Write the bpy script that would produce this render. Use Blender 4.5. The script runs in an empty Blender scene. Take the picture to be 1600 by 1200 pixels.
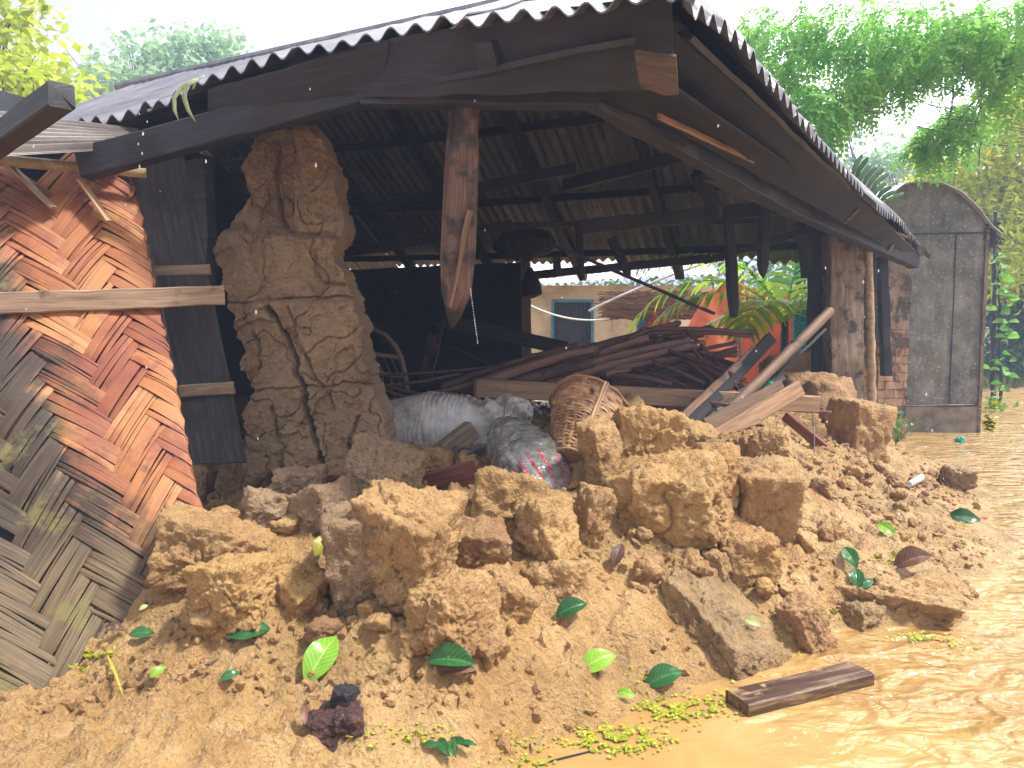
import bpy, math, random
import numpy as np
from mathutils import Vector, Matrix
R = math.radians
scene = bpy.context.scene
col = scene.collection
random.seed(7)

# ---------------------------------------------------------------- camera
PITCH = R(4.0); CH = 1.40; FPX = 1155.6
cam_d = bpy.data.cameras.new("camera"); cam = bpy.data.objects.new("camera", cam_d); col.objects.link(cam)
cam_d.lens = 26.0; cam_d.sensor_width = 36.0; cam_d.clip_start = 0.05; cam_d.clip_end = 600
cam.location = (0, 0, CH); cam.rotation_euler = (R(90) - PITCH, 0, 0)
scene.camera = cam
# ---------------------------------------------------------------- light
SUN_EL, SUN_AZ = R(58), R(104)      # azimuth measured from +Y towards +X
world = bpy.data.worlds.new("World"); scene.world = world; world.use_nodes = True
wn = world.node_tree; wn.nodes.clear()
wo = wn.nodes.new('ShaderNodeOutputWorld'); bg = wn.nodes.new('ShaderNodeBackground')
sky = wn.nodes.new('ShaderNodeTexSky'); sky.sky_type = 'NISHITA'; sky.sun_disc = False
sky.sun_elevation = SUN_EL; sky.sun_rotation = SUN_AZ; sky.air_density = 1.2; sky.dust_density = 4.0; sky.ozone_density = 1.0
hs = wn.nodes.new('ShaderNodeHueSaturation'); hs.inputs['Saturation'].default_value = 0.22; hs.inputs['Value'].default_value = 1.0
cl = wn.nodes.new('ShaderNodeMix'); cl.data_type = 'RGBA'; cl.inputs['Factor'].default_value = 0.55
cl.inputs['B'].default_value = (9.0, 8.8, 9.4, 1)
tc = wn.nodes.new('ShaderNodeTexCoord'); nz = wn.nodes.new('ShaderNodeTexNoise'); nz.inputs['Scale'].default_value = 2.2; nz.inputs['Detail'].default_value = 5
mr = wn.nodes.new('ShaderNodeMapRange'); mr.inputs['From Min'].default_value = .3; mr.inputs['From Max'].default_value = .7
mr.inputs['To Min'].default_value = .35; mr.inputs['To Max'].default_value = .8
wn.links.new(tc.outputs['Generated'], nz.inputs['Vector']); wn.links.new(nz.outputs['Fac'], mr.inputs['Value'])
wn.links.new(mr.outputs['Result'], cl.inputs['Factor'])
wn.links.new(sky.outputs['Color'], hs.inputs['Color']); wn.links.new(hs.outputs['Color'], cl.inputs['A'])
# bright cloud patch added high front right, away from the sun, for water highlights
dt = wn.nodes.new('ShaderNodeVectorMath'); dt.operation = 'DOT_PRODUCT'; dt.inputs[1].default_value = Vector((.42, .88, .86)).normalized()[:]
nv = wn.nodes.new('ShaderNodeVectorMath'); nv.operation = 'NORMALIZE'; wn.links.new(tc.outputs['Generated'], nv.inputs[0]); wn.links.new(nv.outputs[0], dt.inputs[0])
m2 = wn.nodes.new('ShaderNodeMapRange'); m2.inputs['From Min'].default_value = .78; m2.inputs['From Max'].default_value = 1.0; m2.inputs['To Min'].default_value = 1.0; m2.inputs['To Max'].default_value = 6.0; m2.interpolation_type = 'SMOOTHSTEP'
wn.links.new(dt.outputs['Value'], m2.inputs['Value']); vm = wn.nodes.new('ShaderNodeVectorMath'); vm.operation = 'SCALE'
wn.links.new(cl.outputs['Result'], vm.inputs[0]); wn.links.new(m2.outputs['Result'], vm.inputs['Scale']); wn.links.new(vm.outputs[0], bg.inputs['Color']); bg.inputs['Strength'].default_value = 0.085
wn.links.new(bg.outputs['Background'], wo.inputs['Surface'])
sd = bpy.data.lights.new("sun", 'SUN'); sun = bpy.data.objects.new("sun", sd); col.objects.link(sun)
sd.energy = 3.6; sd.angle = R(7); sd.color = (1, .95, .87)
sv = Vector((math.sin(SUN_AZ) * math.cos(SUN_EL), math.cos(SUN_AZ) * math.cos(SUN_EL), math.sin(SUN_EL)))
sun.rotation_euler = sv.to_track_quat('Z', 'Y').to_euler(); sun.location = sv * 20
vs = scene.view_settings; vs.view_transform = 'Standard'; vs.look = 'None'; vs.exposure = 0.98; vs.gamma = 1.0
scene.cycles.use_denoising = True; scene.cycles.max_bounces = 8; scene.cycles.diffuse_bounces = 4
scene.cycles.transparent_max_bounces = 12; scene.cycles.volume_bounces = 0

# ---------------------------------------------------------------- noise (numpy)
_rng = np.random.RandomState(3)
_perm = np.tile(_rng.permutation(256), 3)
_grad = _rng.normal(size=(256, 3)); _grad /= np.linalg.norm(_grad, axis=1)[:, None]
def perlin(p):
    i = np.floor(p).astype(int); f = p - i; u = f * f * f * (f * (f * 6 - 15) + 10)
    i &= 255; out = 0
    for dx in (0, 1):
        wx = u[:, 0] if dx else 1 - u[:, 0]
        for dy in (0, 1):
            wy = u[:, 1] if dy else 1 - u[:, 1]
            for dz in (0, 1):
                wz = u[:, 2] if dz else 1 - u[:, 2]
                h = _perm[_perm[_perm[(i[:, 0] + dx) & 255] + ((i[:, 1] + dy) & 255)] + ((i[:, 2] + dz) & 255)]
                out = out + wx * wy * wz * np.einsum('ij,ij->i', _grad[h], f - np.array([dx, dy, dz]))
    return out * 1.5
def fbm(p, sc=1.0, octv=4, gain=.5, ridged=False, off=0.0):
    p = np.asarray(p, float) * sc + off; a = 1.0; s = 0
    for k in range(octv):
        n = perlin(p)
        if ridged: n = 1 - 2 * np.abs(n) * 1.4 
        s = s + a * n; a *= gain; p = p * 2.03 + 17.3
    return s

# ---------------------------------------------------------------- projection helpers (used to measure real positions off the photo)
def ray(px, py):
    r = (px - 800) / FPX; u = (600 - py) / FPX
    return Vector((r, math.cos(PITCH) + u * math.sin(PITCH), u * math.cos(PITCH) - math.sin(PITCH)))
def at(px, py, Y):
    d = ray(px, py); t = Y / d.y
    return Vector((d.x * t, Y, CH + d.z * t))
def atz(px, py, z):
    d = ray(px, py); t = (z - CH) / d.z
    return Vector((d.x * t, d.y * t, z))

# ---------------------------------------------------------------- mesh helpers
class MB:
    def __init__(s): s.V = []; s.F = []; s.U = []; s.C = []; s.n = 0
    def add(s, V, F, UV=None, C=None):
        V = np.asarray(V, float); 
        Fs = F if isinstance(F, list) else [F]
        for f in Fs:
            if len(f): s.F.append(np.asarray(f, int) + s.n)
        s.V.append(V); s.n += len(V)
        s.U.append(np.zeros((len(V), 2)) if UV is None else np.asarray(UV, float))
        if C is None: C = np.ones((len(V), 4)) * .5
        C = np.asarray(C, float)
        if C.ndim == 1: C = np.tile(C, (len(V), 1))
        s.C.append(C)
    def build(s, name, mat, parent=None, sharp=40, base=True):
        V = np.concatenate(s.V); U = np.concatenate(s.U); C = np.concatenate(s.C)
        me = bpy.data.meshes.new(name)
        if parent is not None: loc = np.array(parent.matrix_world.translation if False else parent.location)
        elif base:
            lo, hi = V.min(0), V.max(0); loc = np.array([(lo[0] + hi[0]) / 2, (lo[1] + hi[1]) / 2, lo[2]])
        else: loc = np.zeros(3)
        if parent is not None and parent.parent is not None: loc = loc + np.array(parent.parent.location)
        me.vertices.add(len(V)); me.vertices.foreach_set('co', (V - loc).astype(np.float32).ravel())
        tot = np.concatenate([np.full(len(f), f.shape[1]) for f in s.F]); li = np.concatenate([f.ravel() for f in s.F])
        me.loops.add(len(li)); me.loops.foreach_set('vertex_index', li.astype(np.int32))
        me.polygons.add(len(tot)); st = np.concatenate([[0], np.cumsum(tot)[:-1]])
        me.polygons.foreach_set('loop_start', st.astype(np.int32))
        me.update(calc_edges=True)
        uvl = me.uv_layers.new(name='UVMap'); uvl.data.foreach_set('uv', U[li].astype(np.float32).ravel())
        ca = me.color_attributes.new('Col', 'FLOAT_COLOR', 'POINT'); ca.data.foreach_set('color', C.astype(np.float32).ravel())
        me.polygons.foreach_set('use_smooth', np.ones(len(tot), bool))
        if sharp: me.set_sharp_from_angle(angle=R(sharp))
        me.materials.append(mat); me.validate(); me.update()
        o = bpy.data.objects.new(name, me); col.objects.link(o)
        if parent is not None: o.parent = parent
        else: o.location = loc
        return o
def tag(o, label=None, cat=None, group=None, kind=None):
    if label: o['label'] = label
    if cat: o['category'] = cat
    if group: o['group'] = group
    if kind: o['kind'] = kind
    return o
def thing(name, loc, label, cat, group=None):
    o = bpy.data.objects.new(name, None); col.objects.link(o); o.location = loc; o.empty_display_size = .1
    return tag(o, label, cat, group)
def gridF(nu, nv, wrap=False):          # index = j*nu+i
    i = np.arange(nu if wrap else nu - 1); j = np.arange(nv - 1); I, J = np.meshgrid(i, j); I = I.ravel(); J = J.ravel(); I2 = (I + 1) % nu
    return np.stack([J * nu + I, J * nu + I2, (J + 1) * nu + I2, (J + 1) * nu + I], 1)
def smooth(e0, e1, x):
    t = np.clip((x - e0) / (e1 - e0), 0, 1); return t * t * (3 - 2 * t)

def frame(d, up=Vector((0, 0, 1))):
    d = Vector(d).normalized(); s = d.cross(up)
    if s.length < 1e-3: s = d.cross(Vector((0, 1, 0)))
    s.normalize(); return d, s, s.cross(d)
_seed = [0]
def sweep(mb, pts, prof, radii=None, up=Vector((0, 0, 1)), cap=True, noise=0.0, roll=0.0, endj=0.0, C=None, cut0=0.0, cut1=0.0):
    """prof: (k,2) profile; swept along pts; cut = slant of the end faces"""
    pts = [Vector(p) for p in pts]; n = len(pts); k = len(prof); prof = np.asarray(prof, float)
    if radii is None: radii = [1.0] * n
    _seed[0] += 1; sd = _seed[0] * 7.13
    c, s_ = math.cos(roll), math.sin(roll); pr = np.stack([prof[:, 0] * c - prof[:, 1] * s_, prof[:, 0] * s_ + prof[:, 1] * c], 1)
    V = []; U = []; L = 0
    per = np.concatenate([[0], np.cumsum(np.linalg.norm(np.diff(np.vstack([prof, prof[:1]]), axis=0), axis=1))])[:k]
    rs = np.random.RandomState(_seed[0])
    for j, p in enumerate(pts):
        d = (pts[min(j + 1, n - 1)] - pts[max(j - 1, 0)])
        f, sx, uz = frame(d, up)
        if j: L += (pts[j] - pts[j - 1]).length
        ring = np.array(p)[None] + (pr[:, :1] * np.array(sx) + pr[:, 1:] * np.array(uz)) * radii[j]
        if endj and j in (0, n - 1): ring = ring + np.array(f)[None] * rs.uniform(-endj, endj, (k, 1))
        if j == 0 and cut0: ring += np.array(f)[None] * (prof[:, :1] * cut0)
        if j == n - 1 and cut1: ring += np.array(f)[None] * (prof[:, :1] * cut1)
        V.append(ring); U.append(np.stack([np.full(k, L + sd), per + sd * .37], 1))
    V = np.concatenate(V); U = np.concatenate(U)
    if noise: V = V + noise * np.stack([fbm(V, 6, 3, off=sd), fbm(V, 6, 3, off=sd + 50), fbm(V, 6, 3, off=sd + 90)], 1)
    F = [gridF(k, n, True)]
    if cap:
        a = V[:k].mean(0); b = V[-k:].mean(0); V = np.vstack([V, a, b]); U = np.vstack([U, U[0], U[-1]]); m = n * k
        i = np.arange(k); F.append(np.stack([(i + 1) % k, i, np.full(k, m)], 1)); F.append(np.stack([(n - 1) * k + i, (n - 1) * k + (i + 1) % k, np.full(k, m + 1)], 1))
    if C is None: C = np.array([rs.rand(), rs.rand(), rs.rand(), 1])
    mb.add(V, F, U, C)
def rectprof(w, h, ch=.006):
    w /= 2; h /= 2; c = min(ch, w * .4, h * .4)
    return [(-w + c, -h), (w - c, -h), (w, -h + c), (w, h - c), (w - c, h), (-w + c, h), (-w, h - c), (-w, -h + c)]
def circprof(r, k=10): return [(r * math.cos(2 * math.pi * i / k), r * math.sin(2 * math.pi * i / k)) for i in range(k)]
def lerp(p, q, n, sag=0, bow=None):
    p = Vector(p); q = Vector(q); out = []
    for i in range(n):
        t = i / (n - 1); v = p.lerp(q, t); v.z -= sag * 4 * t * (1 - t)
        if bow: v += Vector(bow) * math.sin(t * math.pi)
        out.append(v)
    return out
def plank(mb, p, q, w, h, sag=0, taper0=1, taper1=1, point=0, noise=.004, roll=0, endj=.006, cut0=0, cut1=0, bow=None, up=Vector((0, 0, 1))):
    L = (Vector(q) - Vector(p)).length; n = max(4, int(L / .09)); pts = lerp(p, q, n, sag, bow)
    rad = [taper0 + (taper1 - taper0) * i / (n - 1) for i in range(n)]
    sweep(mb, pts, rectprof(w, h), rad, up=up, noise=noise, roll=roll, endj=endj, cut0=cut0, cut1=cut1)
def pole(mb, p, q, r0, r1=None, sag=0, noise=.004, k=9, bow=None, nodes=0, endj=.003):
    r1 = r0 if r1 is None else r1; L = (Vector(q) - Vector(p)).length; n = max(4, int(L / .08)); pts = lerp(p, q, n, sag, bow)
    rad = []
    for i in range(n):
        t = i / (n - 1); r = r0 + (r1 - r0) * t
        if nodes and (i % nodes == nodes // 2): r *= 1.12
        rad.append(r)
    sweep(mb, pts, circprof(1, k), rad, noise=noise, endj=endj)

# ---------------------------------------------------------------- materials
def newmat(name):
    m = bpy.data.materials.new(name); m.use_nodes = True; nt = m.node_tree; nt.nodes.clear()
    o = nt.nodes.new('ShaderNodeOutputMaterial'); b = nt.nodes.new('ShaderNodeBsdfPrincipled'); nt.links.new(b.outputs[0], o.inputs[0])
    return m, nt, b, o
class NB:
    def __init__(s, nt): s.nt = nt
    def node(s, t, **kw):
        n = s.nt.nodes.new(t)
        for k, v in kw.items():
            if k in n.inputs.keys() if isinstance(k, str) else False: 
                pass
            setattr(n, k, v)
        return n
    def L(s, a, b): s.nt.links.new(a, b)
    def coord(s, kind='Object', scale=(1, 1, 1)):
        t = s.nt.nodes.new('ShaderNodeTexCoord'); m = s.nt.nodes.new('ShaderNodeMapping'); m.inputs['Scale'].default_value = scale
        s.L(t.outputs[kind], m.inputs['Vector']); return m.outputs[0]
    def noise(s, vec, scale, detail=6, rough=.6, dist=0):
        n = s.nt.nodes.new('ShaderNodeTexNoise'); n.inputs['Scale'].default_value = scale; n.inputs['Detail'].default_value = detail
        n.inputs['Roughness'].default_value = rough; n.inputs['Distortion'].default_value = dist; s.L(vec, n.inputs['Vector']); return n.outputs['Fac']
    def voro(s, vec, scale, feat='F1', out='Distance'):
        n = s.nt.nodes.new('ShaderNodeTexVoronoi'); n.inputs['Scale'].default_value = scale; n.feature = feat; s.L(vec, n.inputs['Vector']); return n.outputs[out]
    def ramp(s, fac, stops):
        n = s.nt.nodes.new('ShaderNodeValToRGB'); e = n.color_ramp.elements
        while len(e) < len(stops): e.new(.5)
        for i, (p, c) in enumerate(stops):
            e[i].position = p; e[i].color = (c, c, c, 1) if isinstance(c, (int, float)) else (*c, 1)
        s.L(fac, n.inputs[0]); return n.outputs[0]
    def mix(s, fac, a, b, mode='MIX'):
        n = s.nt.nodes.new('ShaderNodeMix'); n.data_type = 'RGBA'; n.blend_type = mode; n.clamp_factor = True
        for sock, v in (('Factor', fac), ('A', a), ('B', b)):
            i = n.inputs[sock]
            if isinstance(v, (int, float)): i.default_value = v if sock == 'Factor' else (v, v, v, 1)
            elif isinstance(v, tuple): i.default_value = (*v, 1)
            else: s.L(v, i)
        return n.outputs['Result']
    def math(s, op, a, b=0.0):
        n = s.nt.nodes.new('ShaderNodeMath'); n.operation = op
        for i, v in enumerate((a, b)):
            if isinstance(v, (int, float)): n.inputs[i].default_value = v
            else: s.L(v, n.inputs[i])
        return n.outputs[0]
    def bump(s, h, strength=.5, dist=.01, normal=None):
        n = s.nt.nodes.new('ShaderNodeBump'); n.inputs['Strength'].default_value = strength; n.inputs['Distance'].default_value = dist
        s.L(h, n.inputs['Height'])
        if normal is not None: s.L(normal, n.inputs['Normal'])
        return n.outputs[0]
    def attr(s, name='Col'):
        n = s.nt.nodes.new('ShaderNodeAttribute'); n.attribute_name = name; return n

def mud_mat(name, c1, c2, c3, rough=(.35, .7), bs=1.0, stain=.0):
    m, nt, b, o = newmat(name); q = NB(nt); t = nt.nodes.new('ShaderNodeNewGeometry'); v = t.outputs['Position']
    n1 = q.noise(v, 3.0, 5, .6); n2 = q.noise(v, 22, 6, .65); n3 = q.noise(v, 90, 5, .7)
    c = q.ramp(q.math('ADD', q.math('MULTIPLY', n1, .55), q.math('MULTIPLY', n2, .45)), [(.36, c1), (.5, c2), (.66, c3)])
    wet = q.ramp(q.noise(v, 1.7, 5, .6), [(.40, 1.0), (.52, 0.0)]); c = q.mix(q.math('MULTIPLY', wet, .45), c, tuple(x * .62 for x in c2))
    dk = q.ramp(q.noise(v, 9, 8, .72, .4), [(.30, 1.0), (.40, 0.0)])
    c = q.mix(q.math('MULTIPLY', dk, .75), c, tuple(x * .42 for x in c1))
    sp = q.ramp(n3, [(.36, 1.0), (.44, 0.0)]); c = q.mix(q.math('MULTIPLY', sp, .6), c, tuple(x * .4 for x in c1))
    q.L(c, b.inputs['Base Color'])
    q.L(q.ramp(q.noise(v, 6, 4), [(.35, rough[0]), (.65, rough[1])]), b.inputs['Roughness'])
    h = q.math('ADD', q.math('MULTIPLY', n2, 1.2), q.math('ADD', q.math('MULTIPLY', n3, .48), q.math('MULTIPLY', q.voro(v, 55), .3)))
    q.L(q.bump(h, 1.0 * bs, .026), b.inputs['Normal']); b.inputs['Specular IOR Level'].default_value = .6
    return m
def wood_mat(name, c1, c2, c3, soot=0.0, rough=.6, grain=1.0, bump=.5, sootc=(.012, .011, .012), moss=None, mossn=.6):
    m, nt, b, o = newmat(name); q = NB(nt); uv = q.coord('UV', (3.0, 42.0 * grain, 1)); g = nt.nodes.new('ShaderNodeNewGeometry').outputs['Position']
    n1 = q.noise(uv, 1.0, 6, .65, .6); n2 = q.noise(g, 5, 5, .6)
    c = q.ramp(n1, [(.3, c1), (.5, c2), (.68, c3)])
    at_ = q.attr(); sep = nt.nodes.new('ShaderNodeSeparateColor'); q.L(at_.outputs['Color'], sep.inputs[0])
    br = q.math('ADD', q.math('MULTIPLY', sep.outputs[0], .7), .62)
    comb = nt.nodes.new('ShaderNodeCombineColor'); [q.L(br, comb.inputs[i]) for i in range(3)]
    c = q.mix(1.0, c, comb.outputs[0], 'MULTIPLY')
    if soot: c = q.mix(q.math('MULTIPLY', q.ramp(n2, [(.62 - .3 * soot, 0.0), (.72 - .3 * soot, 1.0)]), .92), c, sootc)
    if moss: c = q.mix(q.ramp(q.noise(g, 11, 6, .7), [(mossn, 0.0), (mossn + .08, .8)]), c, moss)
    q.L(c, b.inputs['Base Color']); b.inputs['Roughness'].default_value = rough
    h = q.math('ADD', n1, q.math('MULTIPLY', n2, .4)); q.L(q.bump(h, bump, .006), b.inputs['Normal'])
    return m
def simple_mat(name, c1, c2, scale=8, rough=.7, bump=.3, bd=.004, metal=0, spec=.5, trans=0, colattr=0.0, detail=6, c3=None):
    m, nt, b, o = newmat(name); q = NB(nt); g = nt.nodes.new('ShaderNodeNewGeometry').outputs['Position']
    n = q.noise(g, scale, detail, .65); st = [(.35, c1), (.62, c2)] if c3 is None else [(.32, c1), (.5, c2), (.66, c3)]
    c = q.ramp(n, st)
    if colattr:
        a = q.attr(); sep = nt.nodes.new('ShaderNodeSeparateColor'); q.L(a.outputs['Color'], sep.inputs[0])
        br = q.math('ADD', q.math('MULTIPLY', sep.outputs[0], colattr), 1 - colattr * .5); comb = nt.nodes.new('ShaderNodeCombineColor'); [q.L(br, comb.inputs[i]) for i in range(3)]
        c = q.mix(1.0, c, comb.outputs[0], 'MULTIPLY')
    q.L(c, b.inputs['Base Color']); b.inputs['Roughness'].default_value = rough; b.inputs['Metallic'].default_value = metal; b.inputs['Specular IOR Level'].default_value = spec
    if bump: q.L(q.bump(n, bump, bd), b.inputs['Normal'])
    if trans:
        tr = nt.nodes.new('ShaderNodeBsdfTranslucent'); q.L(c, tr.inputs[0]); mx = nt.nodes.new('ShaderNodeMixShader'); mx.inputs[0].default_value = trans
        q.L(b.outputs[0], mx.inputs[1]); q.L(tr.outputs[0], mx.inputs[2]); q.L(mx.outputs[0], o.inputs[0])
    return m
def leaf_mat(name, c1, c2, trans=.45, rough=.35, veins=False):
    """Col.r picks between the two greens, per leaf"""
    m, nt, b, o = newmat(name); q = NB(nt); a = q.attr(); sep = nt.nodes.new('ShaderNodeSeparateColor'); q.L(a.outputs['Color'], sep.inputs[0])
    c = q.mix(sep.outputs[0], c1, c2)
    if veins:
        uv = q.coord('UV'); sx = nt.nodes.new('ShaderNodeSeparateXYZ'); q.L(uv, sx.inputs[0])
        av = q.math('ABSOLUTE', q.math('SUBTRACT', sx.outputs[1], .5))
        mid = q.ramp(av, [(.0, 1.0), (.035, 0.0)])
        w = q.math('SINE', q.math('MULTIPLY', q.math('SUBTRACT', sx.outputs[0], q.math('MULTIPLY', av, .45)), 62.0))
        vn = q.ramp(w, [(.86, 0.0), (.99, .6)]); tot = q.math('MAXIMUM', mid, vn)
        c = q.mix(q.math('MULTIPLY', tot, .6), c, tuple(min(1, x * 2.2 + .05) for x in c2)); q.L(q.bump(q.math('MULTIPLY', tot, -1.0), .5, .002), b.inputs['Normal'])
        g = nt.nodes.new('ShaderNodeNewGeometry').outputs['Position']
        c = q.mix(q.ramp(q.noise(g, 60, 4), [(.62, 0.0), (.7, .7)]), c, (.3, .2, .09))
    q.L(c, b.inputs['Base Color']); b.inputs['Roughness'].default_value = rough
    tr = nt.nodes.new('ShaderNodeBsdfTranslucent'); q.L(c, tr.inputs[0]); mx = nt.nodes.new('ShaderNodeMixShader'); mx.inputs[0].default_value = trans
    q.L(b.outputs[0], mx.inputs[1]); q.L(tr.outputs[0], mx.inputs[2]); q.L(mx.outputs[0], o.inputs[0])
    return m

M_MUD = mud_mat('mud', (0.362, 0.197, 0.071), (0.524, 0.321, 0.128), (0.624, 0.418, 0.192), (.16, .55), 1.15)
M_CLOD = mud_mat('clod_mud', (0.307, 0.160, 0.058), (0.465, 0.274, 0.107), (0.558, 0.366, 0.164), (.45, .8))
M_CLODY = mud_mat('yellow_clod_mud', (0.353, 0.183, 0.053), (0.512, 0.302, 0.107), (0.595, 0.385, 0.156), (.4, .8))
M_CLODR = mud_mat('reddish_clod_mud', (0.223, 0.100, 0.044), (0.391, 0.211, 0.087), (0.465, 0.284, 0.124), (.45, .8))
M_CLODG = mud_mat('greyish_wet_mud', (0.233, 0.138, 0.061), (0.372, 0.238, 0.105), (0.484, 0.330, 0.153), (.15, .45))
M_DARKC = mud_mat('dark_purple_dirt', (.035, .014, .014), (.09, .035, .03), (.14, .06, .045), (.3, .6))
M_COAL = mud_mat('charcoal', (.008, .008, .01), (.02, .02, .024), (.04, .04, .045), (.2, .5))
W_BOARD = wood_mat('blackened_soffit_flare_tint', (.006, .007, .012), (.012, .013, .022), (.022, .023, .034), .2, .7)  # bluish tint stands in for lens flare; darkened against warm bounce light
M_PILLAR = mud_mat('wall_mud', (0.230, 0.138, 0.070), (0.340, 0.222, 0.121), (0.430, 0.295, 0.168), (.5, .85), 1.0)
W_BARK = wood_mat('tree_bark', (.05, .04, .03), (.11, .09, .07), (.18, .15, .12), .1, .8, .6)
W_DARK = wood_mat('dark_wet_wood_flare_tint', (.009, .010, .016), (.018, .019, .030), (.032, .032, .046), .25, .6)  # purple-blue hue of the lens flare is put into the wood colour
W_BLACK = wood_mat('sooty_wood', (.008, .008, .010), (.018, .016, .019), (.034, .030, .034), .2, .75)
W_BROWN = wood_mat('brown_wood', (.10, .05, .025), (.21, .115, .06), (.31, .18, .10), .1, .5)
W_TAN = wood_mat('tan_wood', (.20, .11, .055), (.36, .22, .12), (.46, .30, .18), 0, .6)
W_BATT = wood_mat('weathered_batten', (.13, .085, .055), (.25, .17, .11), (.35, .26, .17), .1, .7)
W_PATCH = wood_mat('dim_bare_wood', (.07, .04, .028), (.13, .08, .055), (.19, .12, .08), .2, .7)
W_RED = wood_mat('red_brown_wood', (.05, .012, .008), (.13, .035, .02), (.22, .07, .04), .15, .4)
W_GREY = wood_mat('weathered_wood', (.10, .075, .05), (.22, .16, .11), (.36, .27, .18), .25, .7, .6, moss=(.32, .17, .05))
W_CHAR = wood_mat('blackened_board', (.012, .011, .011), (.028, .025, .025), (.06, .052, .046), .3, .85, 1, .6, moss=(.16, .12, .08), mossn=.68)
# ================================================================ ground
CP = []
def cp(px, py, z): p = atz(px, py, z); CP.append((p.x, p.y, z))
for a in [(0,1200,.16),(200,1200,.15),(400,1200,.13),(600,1190,.09),(740,1200,.04),(820,1195,-.01),(0,1095,.11),(-60,1080,.05),(150,1080,.19),(300,1100,.20),
          (450,1100,.19),(600,1100,.20),(720,1110,.14),(840,1110,.07),(900,1060,.12),(990,1090,-.01),(1000,1040,.09),(1110,1075,.0),(880,1150,-.02),(1000,1180,-.05),
          (150,1025,.17),(260,960,.28),(380,1000,.28),(500,1010,.26),(640,1020,.27),(760,1020,.26),(880,1000,.20),(980,970,.17),(1080,1000,.08),(1190,1060,-.02),
          (300,900,.34),(262,905,.33),(180,1005,.19),(60,1045,.10),(0,1062,.07),(400,880,.42),(500,890,.41),(600,920,.38),(700,930,.37),(800,900,.37),(900,900,.32),(1000,900,.26),(1100,900,.23),(1180,960,.10),(1270,960,.03),(1290,1010,-.04),
          (350,800,.52),(450,790,.55),(560,800,.54),(650,800,.52),(760,820,.48),(900,830,.42),(1000,830,.38),(1100,830,.34),(1200,850,.28),(1280,880,.14),(1380,900,.06),(1400,980,-.05),(1490,940,-.01),(1500,1000,-.10),(1450,890,.035),
          (1300,800,.26),(1400,800,.13),(1500,800,.045),(1560,850,.02),(1600,900,-.04),(1600,800,-.06),(1560,770,-.02),(1460,760,.08),(1380,740,.14),(1460,700,-.05),(1380,705,.02),
          (500,740,.64),(600,740,.62),(700,730,.62),(820,730,.60),(950,760,.55),(1100,740,.48),(1200,730,.42),(1290,730,.34)]: cp(*a)
for a in [(-1.95,3.5,.22),(-1.65,3.85,.36),(-2.3,3.3,.1),(-3,3.2,.05),(-4,5,.3),(-3,6,.5),(0,6,.62),(2,6.2,.6),(3,7.5,.55),(1,9,.5),(-2,10,.5),(4.3,9,.1),(5,8,-.05),(6,7,-.12),(5,4,-.25),(3.5,2.6,-.25),(6.5,10,-.12),(8,8,-.15),(7,5,-.2),
          (4,12,.25),(0,12,.35),(7,12,-.1),(9,12,-.1),(-1.5,1.5,.1),(1,1.6,-.05),(3,1.2,-.25)]: CP.append(a)
CP = np.array(CP)
def _tps(r2): return np.where(r2 > 1e-12, .5 * r2 * np.log(np.maximum(r2, 1e-12)), 0)
_P = CP[:, :2]; _n = len(_P); _K = _tps(((_P[:, None] - _P[None]) ** 2).sum(-1)) + np.eye(_n) * .06
_A = np.zeros((_n + 3, _n + 3)); _A[:_n, :_n] = _K; _A[:_n, _n] = 1; _A[:_n, _n + 1:] = _P; _A[_n, :_n] = 1; _A[_n + 1:, :_n] = _P.T
_w = np.linalg.solve(_A, np.concatenate([CP[:, 2], np.zeros(3)]))
def base_h(x, y):
    x = np.atleast_1d(np.asarray(x, float)); y = np.atleast_1d(np.asarray(y, float)); out = np.empty(len(x))
    for k in range(0, len(x), 20000):
        X = np.stack([x[k:k + 20000], y[k:k + 20000]], 1)
        out[k:k + 20000] = _tps(((X[:, None] - _P[None]) ** 2).sum(-1)) @ _w[:_n] + _w[_n] + X @ _w[_n + 1:]
    # far away the plain is flat: channel on the right, banks elsewhere
    far = .30 - .42 * smooth(3.9, 4.8, x) * (1 - smooth(17, 21, y + x * .1)) + .02 * np.sin(x * .7) * np.sin(y * .5)
    far = far - .5 * smooth(0, -3, y)* smooth(3.9, 4.8, x)
    m = np.maximum(smooth(10.5, 12.5, y), np.maximum(smooth(7.5, 9, x), np.maximum(smooth(-3.5, -5, x), smooth(1.6, .6, y))))
    return out * (1 - m) + far * m
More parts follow.
